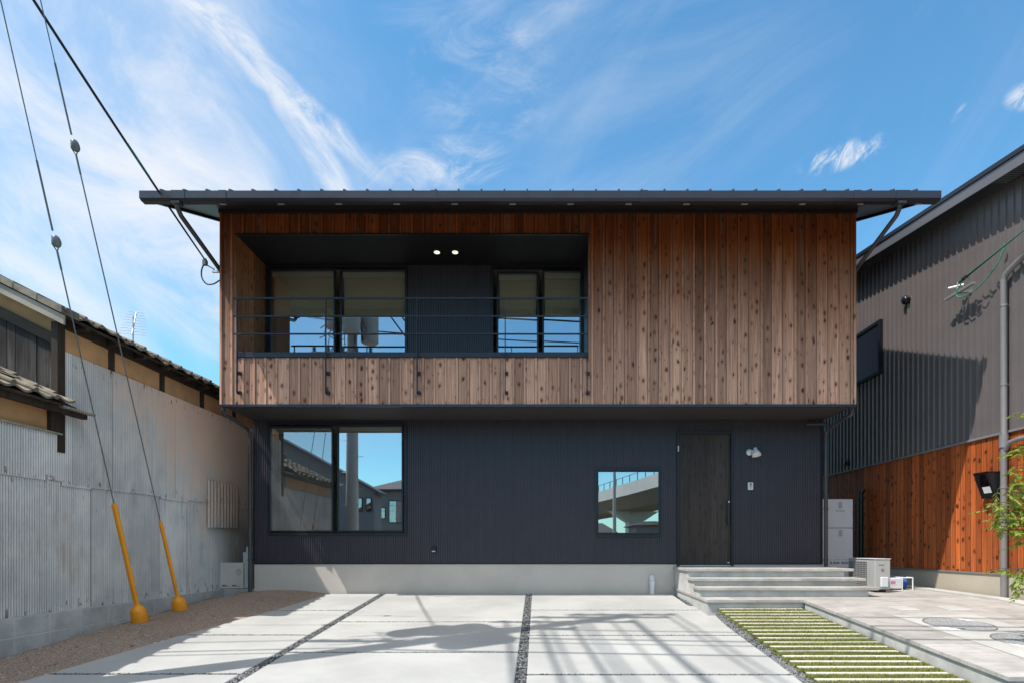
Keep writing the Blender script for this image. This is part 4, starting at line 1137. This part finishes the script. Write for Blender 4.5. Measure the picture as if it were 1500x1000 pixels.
def guy(label, base, ztop, tins, tcov, rcov):
    a = Vector(base); b = Vector((PX+.02, PY+.12, ztop)); u = (b-a)
    th = thing('guy_wire', a, label, 'guy wire', 'pole guy wires with yellow guards')
    L = u.length; d = u.normalized()
    ci = a+u*tins
    mb = MB(); mb.tube([a, ci-d*.10], .007, 6); mb.tube([ci+d*.10, ci+d*.75], .0095, 6); mb.tube([ci+d*.75, b], .0055, 6)
    lp = d.orthogonal().normalized()
    mb.tube([ci-d*.10, ci-d*.03+lp*.03, ci+d*.05+lp*.015], .006, 6); mb.tube([ci-d*.10, ci-d*.03-lp*.03, ci+d*.05-lp*.015], .006, 6)
    mb.tube([ci-d*.28, ci-d*.10], .010, 6)
    mb.build('wire', 'wire_steel', th)
    mb = MB(); mb.lathe([(.010, -.062), (.026, -.054), (.040, -.028), (.043, .004), (.036, .034), (.024, .053), (.010, .060)], ci+d.orthogonal().normalized()*.012, d, 14); mb.build('insulator', 'insulator', th)
    # yellow guard: half-round cover and flared foot
    mb = MB(); c0, c1 = a+d*.18, a+u*tcov
    n = 14; mb.tube([c0, c1], rcov, n); mb.tube([c1, c1+d*.02], rcov*.75, n)
    side = Vector((.6, -.8, 0)); side = (side-d*side.dot(d)).normalized()
    mb.tube([c0+side*rcov*.95, c1+side*rcov*.95], rcov*.28, 8)
    mb.build('guard', 'guard_yellow', th)
    mb = MB(); mb.lathe([(.070, -.10), (.092, -.07), (.098, .0), (.090, .13), (.070, .175), (rcov*1.25, .20), (rcov*1.1, .25)], a, d, 8); mb.build('foot_guard', 'guard_yellow', th)
guy('nearer guy wire with longer thick yellow guard', (-5.23, 7.18, -.13), 9.2, .455, .158, .030)
guy('farther guy wire with slimmer yellow guard', (-5.21, 7.96, -.085), 10.5, .51, .118, .025)
def service():
    th = thing('service_cable', (-5.28, 8.895, 5.34), 'black service cable slanting down from the sky to the house corner', 'cable')
    e1 = Vector((-5.43, 8.90, 5.50)); top = Vector((PX, PY+.15, 7.03))
    pts = sag(top, e1, .05, 20)
    mb = MB(); mb.tube(pts, .011, 6); mb.tube(sag(top+Vector((0, .02, -.02)), e1+Vector((0, 0, -.012)), .065, 20), .006, 6); mb.build('cable', 'cable_black', th)
    gseg = [p for p in pts if 6.3 < p.y < 7.3]
    q = Vector(e1)
    mb = MB(); a = top.lerp(e1, .60)-Vector((0, 0, .048)); b = top.lerp(e1, .70)-Vector((0, 0, .042)); mb.tube([a, b], .014, 8); mb.build('green_sleeve', 'cable_green', th)
    mb = MB(); mb.box(q.x-.03, q.x+.04, q.y-.03, q.y+.03, q.z-.10, q.z-.01, b=.01); mb.tube([(q.x, q.y, q.z), (q.x+.02, q.y, q.z-.05)], .03, 8); mb.tube([(q.x+.03, q.y, q.z-.09), (-5.29, 8.895, 5.345)], .010, 6); mb.build('clamp', 'insulator', th)
    mb = MB(); mb.tube(smooth([(q.x, q.y, q.z-.05), (q.x-.05, q.y, q.z-.17), (q.x-.045, q.y, q.z-.30), (q.x+.03, q.y, q.z-.40), (q.x+.14, q.y, q.z-.40), (q.x+.23, q.y, q.z-.35), (-5.11, 8.92, 5.22)]), .011, 8); mb.build('drip_loop', 'cable_black', th)
service()

# ================================================================ NEIGHBOUR ON THE RIGHT
NX = 6.90
nb = thing('neighbour_house', (9.5, 11, 0), 'neighbouring house with mauve grey ribbed metal above orange cedar boards', 'house')
NY0, NY1 = 5.9, 17.5
def nroof(y): return 6.05+.15*(y-7.49)
def neighbour():
    mb = MB()
    win = (10.92, 11.95, 4.30, 5.37)
    for a in holed(NY0, NY1, 2.53, 5.0, [(win[0], win[1], win[2], 5.0)]): profile_wall(mb, 'y', NX, -1, a[0], a[1], a[2], a[3], RIB2, .133, 5.9)
    for ya, yb, z0 in ((NY0, win[0], 5.0), (win[0], win[1], win[3]), (win[1], NY1, 5.0)):
        profile_wall(mb, 'y', NX, -1, ya, yb, z0, lambda y: nroof(y), RIB2, .133, 5.9)
    mb.build('metal_cladding', 'mauve_metal', nb)
    mb = MB(); profile_wall(mb, 'y', NX, -1, NY0, NY1, .432, 2.495, BOARD, .106, 5.0); mb.build('cedar_cladding', 'cedar_orange', nb)
    boxpart('base_flashing', 'pipe_grey', nb, NX-.034, NX+.02, NY0, NY1, 2.496, 2.530, b=.003)
    boxpart('base_flashing', 'pipe_grey', nb, NX-.034, NX+.02, NY0, NY1, .408, .431, b=.002)
    boxpart('foundation', 'footing_beige', nb, NX-.015, 12.5, NY0+.01, NY1-.01, -.8, .407)
    mb = MB(); mb.prism([(NX+.03, NY0+.005, .41), (12.5, NY0+.005, .41), (12.5, NY0+.005, nroof(NY0)), (NX+.03, NY0+.005, nroof(NY0))], (0, .02, 0)); mb.build('end_wall', 'mauve_metal', nb)
    mb = MB(); mb.prism([(NX+.03, NY1-.03, .41), (12.5, NY1-.03, .41), (12.5, NY1-.03, nroof(NY1)), (NX+.03, NY1-.03, nroof(NY1))], (0, .02, 0)); mb.build('end_wall', 'mauve_metal', nb)
    boxpart('far_wall', 'mauve_metal', nb, 12.44, 12.5, NY0+.03, NY1-.04, .41, 5.6)
    # roof with grey verge fascia
    ya, yb = NY0-.5, NY1+.5; p = .33; fh = .205
    mb = MB(); mb.prism([(NX-p+.02, ya, nroof(ya)+.012), (NX-p+.02, yb, nroof(yb)+.012), (NX-p+.02, yb, nroof(yb)+fh-.01), (NX-p+.02, ya, nroof(ya)+fh-.01)], (6, 0, 0)); rf = mb.build('roof', 'neighbour_soffit', nb)
    mb = MB(); mb.prism([(NX-p, ya, nroof(ya)-.02), (NX-p, yb, nroof(yb)-.02), (NX-p, yb, nroof(yb)+fh*.72), (NX-p, ya, nroof(ya)+fh*.72)], (.018, 0, 0)); mb.build('verge_fascia', 'neighbour_fascia', rf)
    mb = MB(); mb.prism([(NX-p-.022, ya, nroof(ya)+fh*.72+.001), (NX-p-.022, yb, nroof(yb)+fh*.72+.001), (NX-p-.022, yb, nroof(yb)+fh+.01), (NX-p-.022, ya, nroof(ya)+fh+.01)], (.040, 0, 0)); mb.build('verge_cap', 'navy_trim', rf)
    mb = MB()       # soffit vent slats
    for i in range(28):
        y = 6.6+i*.05; z = nroof(y); mb.prism([(NX-p+.05, y, z+.002), (NX-.06, y, z+.002), (NX-.06, y+.025, z+.006), (NX-p+.05, y+.025, z+.006)], (0, 0, .008))
    mb.build('soffit_vent', 'grille_dark', rf)
    # window
    mb = MB(); a, b, c, d = win; t = .055
    mb.box(NX-.07, NX+.05, a, b, d-t, d); mb.box(NX-.07, NX+.05, a, b, c, c+t); mb.box(NX-.07, NX+.05, a, a+t, c+t, d-t); mb.box(NX-.07, NX+.05, b-t, b, c+t, d-t)
    w = mb.build('window', 'frame_black', nb)
    mb = MB(); mb.face([(NX-.02, a+t, c+t), (NX-.02, b-t, c+t), (NX-.02, b-t, d-t), (NX-.02, a+t, d-t)]); mb.build('pane', 'pane_glass_screen', w)
    boxpart('blind', 'grille_dark', w, NX+.02, NX+.04, a+t, b-t, c+t, d-t)
    # vents
    for y, z, r in ((10.18, 5.41, .075), (12.1, 2.70, .06), (7.43, 3.05, .07)):
        mb = MB(); mb.lathe([(r, 0), (r*1.05, .03), (r*1.05, .07), (r*.8, .10), (0, .11)], (NX, y, z), (-1, 0, 0), 18); mb.build('vent_cap', 'pipe_black', nb)
    # downpipes
    X = NX-.075
    mb = MB()
    mb.tube([(X+.01, 6.6, 5.36), (X, 7.7, 4.90), (X, 7.96, 4.80), (X, 8.0, 4.72), (X, 8.0, 2.52), (X, 7.98, 2.42), (X, 8.0, 2.3), (X, 8.0, -.02)], .042, 14)
    mb.tube([(X, 8.0, 2.47), (X, 8.0, 2.28)], .058, 14); mb.tube([(X, 6.9, 2.36), (X, 7.75, 2.36), (X, 7.90, 2.34), (X, 7.98, 2.24)], .034, 12)
    for z in (4.35, 3.2, 1.7, .5): mb.tube([(X, 8.0, z-.015), (X, 8.0, z+.015)], .048, 14); mb.tube([(X, 8.0, z), (NX, 8.0, z)], .01, 6)
    mb.tube([(X, 8.0, .02), (X, 8.0, -.03)], .056, 14)
    mb.build('downpipe', 'pipe_grey', nb)
    mb = MB(); mb.tube([(X, 11.55, .2), (X, 11.55, 1.95)], .05, 14); mb.tube([(X, 11.55, 1.95), (X+.02, 11.55, 2.0), (NX, 11.55, 2.02)], .05, 14); mb.build('black_pipe', 'pipe_black', nb)
    # cable bracket
    mb = MB(); mb.box(NX-.20, NX-.0, 8.68, 8.72, 4.86, 4.90); mb.box(NX-.22, NX-.17, 8.40, 8.99, 4.86, 4.90); mb.tube([(NX-.2, 8.72, 4.9), (NX-.2, 8.72, 5.04)], .012, 8); mb.tube([(NX-.25, 8.85, 5.0), (NX-.1, 8.72, 5.0)], .022, 8)
    mb.build('cable_bracket', 'galvanised', nb)
neighbour()
def neighbour_cable():
    th = thing('service_cable', (NX-.2, 8.72, 4.95), 'green and black service cable rising to the right from the neighbouring wall', 'cable')
    a = Vector((NX-.22, 8.66, 5.0)); b = Vector((6.6, -6.4, 7.35))
    mb = MB(); mb.tube(sag(a, b, .05, 24), .010, 6); mb.build('cable', 'cable_black', th)
    mb = MB(); mb.tube(sag(a+Vector((-.01, 0, .016)), a.lerp(b, .45)+Vector((0, 0, .01)), .06, 14), .008, 6)
    mb.tube(smooth([a+Vector((0, -.25, .06)), a+Vector((0, -.05, -.02)), a+Vector((0, .06, -.16)), a+Vector((.02, -.05, -.24)), a+Vector((.05, -.3, -.22)), a+Vector((.10, -.55, -.05)), a+Vector((.13, -.66, .14)), a+Vector((.14, -.68, .26))]), .010, 8)
    mb.build('drip_loop', 'cable_green', th)
    mb = MB(); mb.lathe([(.015, -.06), (.035, -.03), (.02, 0), (.035, .03), (.015, .06)], a+Vector((0, -.12, .03)), (0, -1, .2), 12); mb.build('clamp', 'rubber', th)
neighbour_cable()
def mailbox():
    th = thing('mailbox', (6.78, 8.19, 1.56), 'black wedge shaped mailbox with white label on the orange boards', 'mailbox')
    y0, y1 = 8.07, 8.33; P = [(NX-.001, y0, 1.93), (6.64, y0, 1.93), (6.77, y0, 1.56), (NX-.001, y0, 1.56)]
    mb = MB(); mb.prism(P, (0, y1-y0, 0)); mb.build('mailbox_body', 'mail_black', th)
    mb = MB(); mb.prism([(6.638, y0-.004, 1.931), (NX-.002, y0-.004, 1.931), (NX-.002, y0-.004, 1.945), (6.630, y0-.004, 1.945)], (0, y1-y0+.008, 0)); mb.build('lid', 'frame_black', th)
    def F(t, y): return (6.64+.13*t-.003, y, 1.93-.37*t)
    mb = MB(); mb.face([F(.55, y0+.04), F(.55, y1-.08), F(.80, y1-.08), F(.80, y0+.04)]); mb.build('label_plate', 'white_paint', th)
    mb = MB(); mb.face([F(.05, y0+.05), F(.05, y1-.10), F(.50, y1-.06), F(.50, y0+.04)]); mb.build('clear_wrap', 'pane_glass', th)
mailbox()

def text_mesh(txt, size, mtx_loc, face, m, parent, name='lettering'):
    cu = bpy.data.curves.new('lettering', 'FONT'); cu.body = txt; cu.size = size; cu.extrude = .0005; cu.align_x = 'CENTER'
    t = bpy.data.objects.new('lettering_source', cu); col.objects.link(t)
    bpy.context.view_layer.update()
    me = bpy.data.meshes.new_from_object(t.evaluated_get(bpy.context.evaluated_depsgraph_get()))
    bpy.data.objects.remove(t); bpy.data.curves.remove(cu)
    o = bpy.data.objects.new(name, me); col.objects.link(o); me.materials.clear(); me.materials.append(M[m])
    o.parent = parent; o.location = Vector(mtx_loc)-world_of(parent)
    o.rotation_euler = (R(90), 0, 0) if face == '-y' else (R(90), 0, R(-90))
    return o
def equipment():
    # tall tank
    x0, x1, y0, y1 = 5.36, 6.06, 10.5, 11.2; zb = terr_z(10.4)-.03; zt = 1.745
    t = thing('water_heater_tank', ((x0+x1)/2, (y0+y1)/2, zb), 'tall white hot water tank cabinet between the two houses', 'water heater')
    mb = MB(); mb.box(x0, x1, y0, y1, zb+.10, 1.185, b=.012); mb.build('lower_cabinet', 'white_enamel', t)
    mb = MB(); mb.box(x0, x1, y0, y1, 1.192, zt, b=.012); mb.build('upper_cabinet', 'white_enamel', t)
    for x in (x0+.08, x1-.08):
        for y in (y0+.08, y1-.08): boxpart('foot', 'unit_grey', t, x-.04, x+.04, y-.04, y+.04, zb, zb+.10)
    cx = (1231-788)/800*10.5
    for z in (1.64, 1.10):
        mb = MB(); mb.box(cx-.035, cx+.035, y0-.008, y0-.0005, z-.07, z+.05, b=.003); mb.build('latch', 'unit_grey', t)
    text_mesh('Panasonic', .046, (cx, y0-.001, H+(800-747)/800*10.5-.018), '-y', 'grey_print', t)
    mb = MB()
    for k in range(26):
        xa = cx-.20+k*.0155
        if k in (3, 12, 13): continue
        h = .035 if k % 5 else .055
        mb.box(xa, xa+.010, y0-.0022, y0-.0006, .50, .50+h)
        if k % 2: mb.box(xa, xa+.014, y0-.0022, y0-.0006, .575, .585)
    mb.build('printed_notice', 'grey_print', t)
    # outdoor unit: grille faces -X
    x0, x1, y0, y1 = 5.43, 5.68, 8.80, 9.56; zb = terr_z(9.15); z0, z1 = zb+.045, zb+.53
    u = thing('outdoor_unit', ((x0+x1)/2, (y0+y1)/2, zb), 'grey air conditioner outdoor unit with grille beside the steps', 'outdoor unit')
    mb = MB(); mb.box(x0, x1, y0, y1, z0, z1, b=.008); mb.build('casing', 'unit_grey', u)
    mb = MB(); mb.box(x0-.004, x0-.0005, y0+.22, y1-.04, z0+.04, z1-.04); mb.build('fan_opening', 'grille_dark', u)
    mb = MB()
    for i in range(13):
        z = z0+.05+i*.0325; mb.box(x0-.012, x0-.0045, y0+.21, y1-.03, z-.0022, z+.0022)
    for i in range(12):
        y = y0+.23+i*.043; mb.box(x0-.0155, x0-.0122, y-.0022, y+.0022, z0+.04, z1-.03)
    mb.build('grille', 'unit_grey', u)
    mb = MB(); mb.box(x0-.012, x1+.008, y0-.008, y1+.008, z1+.0005, z1+.012, b=.004); mb.build('top_panel', 'white_enamel', u)
    mb = MB(); mb.box(x0+.08, x1-.05, y0-.035, y0-.0005, z0+.04, z0+.20, b=.01); mb.build('valve_cover', 'white_enamel', u)
    mb = MB(); mb.box(x0+.06, x0+.15, y0-.002, y0-.0004, z1-.10, z1-.082); mb.box(x0+.10, x0+.15, y0-.002, y0-.0004, z1-.20, z1-.15); mb.build('maker_mark', 'pipe_grey', u)
    for ya in (y0+.08, y1-.16): boxpart('foot', 'rubber', u, x0+.02, x1-.02, ya, ya+.08, zb, z0)
    # hose reel
    x0, x1, y0, y1 = 5.92, 6.36, 9.24, 9.50; zb = terr_z(9.3)
    h = thing('hose_reel', ((x0+x1)/2, (y0+y1)/2, zb), 'white framed garden hose reel with blue hose beside the outdoor unit', 'hose reel')
    mb = MB(); mb.box(x0, x0+.24, y0, y1, zb+.02, zb+.20, b=.012); mb.build('cover', 'white_enamel', h)
    mb = MB(); mb.box(x0+.05, x0+.13, y0-.002, y0-.0004, zb+.10, zb+.15); mb.build('pink_label', 'pink_print', h)
    mb = MB()
    for x in (x0+.25, x1-.012):
        for y in (y0+.01, y1-.01): mb.tube([(x, y, zb), (x, y, zb+.21)], .010, 8)
        mb.tube([(x, y0+.01, zb+.205), (x, y1-.01, zb+.205)], .010, 8)
    mb.tube([(x0+.25, y0+.01, zb+.205), (x1-.012, y0+.01, zb+.205)], .010, 8); mb.tube([(x0+.25, y1-.01, zb+.205), (x1-.012, y1-.01, zb+.205)], .010, 8)
    mb.build('frame', 'white_paint', h)
    mb = MB()
    for k in range(6):
        x = x0+.262+k*.018; r = .078+.008*(k % 2)
        mb.tube([(x, (y0+y1)/2+r*math.cos(a*.3142), zb+.105+r*math.sin(a*.3142)) for a in range(21)], .010, 8)
    mb.tube([(x0+.1, y1-.04, zb+.215), (x0+.2, y1-.06, zb+.235), (x1-.05, y1-.08, zb+.225), (x1, y1-.1, zb+.19)], .011, 8)
    mb.build('hose', 'hose_blue', h)
equipment()

# ================================================================ PLANTS
def leaf(mb, p, d, up, l, w):
    s = d.cross(up).normalized()*w
    mb.face([p, p+d*l*.45+s-up*l*.03, p+d*l-up*l*.15, p+d*l*.45-s-up*l*.03])
def maple():
    bx, by = 5.75, 5.55; bz = terr_z(by)
    tr = thing('young_tree', (bx, by, bz), 'young feathery light green tree reaching in from the right edge', 'tree')
    br = MB(); lf = MB(); r = random.Random(11)
    br.tube([(bx, by, bz-.1), (bx-.02, by, .6), (bx+.03, by+.02, 1.3), (bx, by, 2.2)], [.028, .024, .018, .008], 8)
    br.tube([(bx, by, bz), (bx+.15, by+.1, .8), (bx+.28, by+.1, 1.9)], [.02, .016, .008], 8)
    tips = [(1452, 745, 5.4), (1462, 715, 5.5), (1475, 690, 5.5), (1490, 660, 5.6), (1460, 760, 5.3), (1478, 775, 5.4), (1485, 735, 5.5), (1495, 700, 5.6), (1470, 735, 5.6),
            (1468, 832, 5.3), (1485, 838, 5.35), (1492, 862, 5.2), (1500, 770, 5.5), (1510, 720, 5.6), (1456, 735, 5.35), (1466, 750, 5.5), (1474, 760, 5.45), (1482, 710, 5.45), (1492, 680, 5.5), (1496, 750, 5.4), (1488, 765, 5.5), (1472, 720, 5.4), (1464, 770, 5.45), (1480, 745, 5.35), (1498, 650, 5.5), (1490, 790, 5.45), (1496, 835, 5.3)]
    T = [Vector(((x-788)/800*Y, Y, H+(800-y)/800*Y)) for x, y, Y in tips]
    T += [Vector((bx+r.uniform(-.45, .7), by+r.uniform(-.5, .5), r.uniform(.7, 2.4))) for _ in range(26)]
    for t in T:
        z0 = max(.25, min(2.1, t.z-.22)); a = Vector((bx, by, z0)); mid = a.lerp(t, .55)+Vector((0, 0, .10))
        br.tube([a, mid, t], [.009, .006, .003], 6)
        for k in range(11):
            q = .35+.65*k/10; base = (a.lerp(mid, q/.55) if q < .55 else mid.lerp(t, (q-.55)/.45))
            out = Vector((r.gauss(-.3, .7), r.gauss(0, .7), r.gauss(-.15, .35))).normalized()
            L = r.uniform(.09, .17); tip = base+out*L-Vector((0, 0, .05)); br.tube([base, tip], .0018, 4, False)
            for j in range(8):
                p = base.lerp(tip, .2+.8*j/7)
                for s in (-1, 1):
                    sd = out.cross(Vector((0, 0, 1))).normalized()*s
                    d = (out*.7+sd+Vector((r.gauss(0, .25), r.gauss(0, .25), r.gauss(-.25, .25)))).normalized()
                    leaf(lf, p, d, Vector((r.gauss(0, .3), r.gauss(0, .3), 1)).normalized(), r.uniform(.040, .070), r.uniform(.008, .013))
    br.build('trunk', 'bark', tr); lf.build('crown', 'leaf', tr)
    mb = MB(); mb.lathe([(.30, 0), (.30, .02), (.0, .05)], (bx, by, terr_z(by)-.005), (0, 0, 1), 20); tag(mb.build('planting_soil', 'soil', recentre=False), kind='structure')
maple()
def bush(name, x, y, w, h, label, n=2600, zb=-.1, seed=1, m='leaf_dark'):
    t = thing(name, (x, y, zb), label, 'tree' if h > 3 else 'shrub'); r = random.Random(seed)
    br = MB(); br.tube([(x, y, zb), (x, y, zb+h*.55)], [.05*h/2, .02*h/2], 8)
    cl = [Vector((x+r.uniform(-.5, .5)*w, y+r.uniform(-.5, .5)*w, zb+h*r.uniform(.3, 1.0))) for _ in range(22)]
    for c in cl: br.tube([(x, y, zb+h*.3), c], [.02, .006], 5)
    br.build('trunk', 'bark', t)
    mb = MB()
    for _ in range(n):
        c = r.choice(cl); p = c+Vector((r.gauss(0, .16)*w, r.gauss(0, .16)*w, r.gauss(0, .09)*h))
        d = Vector((r.gauss(0, 1), r.gauss(0, 1), r.gauss(0, .6))).normalized()
        leaf(mb, p, d, Vector((r.gauss(0, .5), r.gauss(0, .5), 1)).normalized(), r.uniform(.10, .20), r.uniform(.03, .06))
    mb.build('crown', m, t)
bush('shrub', 10.35, 19.6, 1.6, 3.4, 'leafy green tree glimpsed in the gap between the two houses', 3000, -.1, 5, 'leaf')
def back_fence():
    mb = MB(); mb.box(5.2, 14, 21.4, 21.55, -.1, 2.0)
    tag(mb.build('garden_wall', 'white_paint'), 'pale garden wall glimpsed in the gap between the two houses', 'wall')
back_fence()

# ================================================================ ACROSS THE STREET (mirrored in the windows)
def street_house(x0, x1, y0, y1, h, label, wall, roof_h, windows, hip=True):
    zb = lot_z(-10)-.06
    t = thing('street_house', ((x0+x1)/2, (y0+y1)/2, zb), label, 'house', 'houses across the street')
    mb = MB(); mb.box(x0, x1, y0, y1, zb, h); mb.build('wall', wall, t)
    mb = MB(); o = .5; a, b, c, d = x0-o, x1+o, y0-o, y1+o; my = (y0+y1)/2; i = (y1-y0)*.45 if hip else 0
    if i*2 > (x1-x0): i = (x1-x0)*.4
    mb.idx([(a, c, h-.05), (b, c, h-.05), (b, d, h-.05), (a, d, h-.05), (a, c, h+.06), (b, c, h+.06), (b, d, h+.06), (a, d, h+.06), (a+i, my, h+roof_h), (b-i, my, h+roof_h)],
           [(3,2,1,0), (0,1,5,4), (1,2,6,5), (2,3,7,6), (3,0,4,7), (4,5,9,8), (6,7,8,9), (5,6,9), (7,4,8)]); mb.build('roof', 'street_roof', t)
    for (wx, wz, ww, wh) in windows:
        mb = MB(); mb.box(wx-ww/2-.06, wx+ww/2+.06, y1+.001, y1+.06, wz-.06, wz+wh+.06); f = mb.build('window', 'frame_black', t)
        mb = MB(); mb.face([(wx-ww/2, y1+.062, wz), (wx+ww/2, y1+.062, wz), (wx+ww/2, y1+.062, wz+wh), (wx-ww/2, y1+.062, wz+wh)]); mb.build('pane', 'pane_glass', f)
street_house(-12.0, -4.5, -28, -20, 4.9, 'dark two storey house with hipped roof mirrored in the large window', 'street_wall', 1.7, [(-10.2, 2.6, 1.0, 1.5), (-11.4, 2.9, .7, .7), (-10.3, .2, 1.6, 1.6)])
street_house(5.5, 9.0, -52, -46, 2.5, 'pale low house beneath the elevated road behind the viewer', 'street_wall_pale', 1.3, [(6, .6, 1.6, 1.2)])
street_house(11, 15, -47, -42, 3.2, 'dark flat sided shed beside a pier of the elevated road', 'street_wall', .6, [])
def shed():
    zb = lot_z(-10)-.06; y0, y1 = -9.3, -8
    t = thing('street_house', (-10.7, -12, zb), 'grey single pitch house mirrored behind the utility pole', 'house', 'houses across the street')
    mb = MB(); mb.prism([(-13.0, y0, zb), (-8.25, y0, zb), (-8.25, y0, 3.62), (-13.0, y0, 6.2)], (0, y1-y0, 0)); mb.build('wall', 'street_wall', t)
    mb = MB(); mb.prism([(-13.3, y0-.3, 6.37), (-8.0, y0-.3, 3.49), (-8.0, y0-.3, 3.62), (-13.3, y0-.3, 6.5)], (0, y1-y0+.5, 0)); mb.build('roof', 'street_roof', t)
    for x in (-8.97, -8.52):
        mb = MB(); mb.box(x-.14, x+.14, y1+.001, y1+.05, 2.6, 3.3); f = mb.build('window', 'frame_black', t)
        mb = MB(); mb.face([(x-.1, y1+.052, 2.65), (x+.1, y1+.052, 2.65), (x+.1, y1+.052, 3.25), (x-.1, y1+.052, 3.25)]); mb.build('pane', 'pane_glass', f)
shed()
far_pole(6.3, -25.5, 'slim concrete utility pole in front of the elevated road')
def overpass():
    zt = 9.0; d = Vector((4.4, 21.2, 0)).normalized(); s = Vector((d.y, -d.x, 0))       # along and across (away from the viewer)
    a0 = Vector((9.0, -62.2, 0))-d*75; L = 135
    o = thing('elevated_road', (11, -50, lot_z(-20)-.09), 'concrete elevated road on piers mirrored in the small square window', 'elevated road')
    def ext(poly, nm, m, par):
        mb = MB(); mb.prism([a0+s*x+Vector((0, 0, z)) for x, z in poly], d*L); return mb.build(nm, m, par)
    ext([(0, zt), (0, zt-1.5), (.25, zt-1.5), (.25, zt)], 'parapet', 'bridge_concrete', o)
    ext([(9.75, zt), (9.75, zt-1.5), (10, zt-1.5), (10, zt)], 'parapet', 'bridge_concrete', o)
    ext([(.26, zt-.9), (.26, zt-1.45), (2.2, zt-2.9), (7.8, zt-2.9), (9.74, zt-1.45), (9.74, zt-.9)], 'deck', 'bridge_soffit', o)
    mb = MB(); mb.prism([a0+s*.1+Vector((0, 0, zt+.9)), a0+s*.16+Vector((0, 0, zt+.9)), a0+s*.16+Vector((0, 0, zt+.97)), a0+s*.1+Vector((0, 0, zt+.97))], d*L)
    k = 0
    while k < L:
        p = a0+d*k+s*.13; mb.box(p.x-.05, p.x+.05, p.y-.05, p.y+.05, zt, zt+.95); k += 2.5
    mb.build('guard_rail', 'pipe_grey', o)
    for k in (36.5, 76.5, 116.5):
        p = a0+d*k+s*5; g = lot_z(-20)-.3
        mb = MB()
        mb.prism([p+s*x+Vector((0, 0, z))-d*.8 for x, z in ((-1.0, g), (1.0, g), (1.0, 4.4), (3.8, zt-2.91), (-3.8, zt-2.91), (-1.0, 4.4))], d*1.6); mb.build('pier', 'bridge_concrete', o)
    return o
overpass()
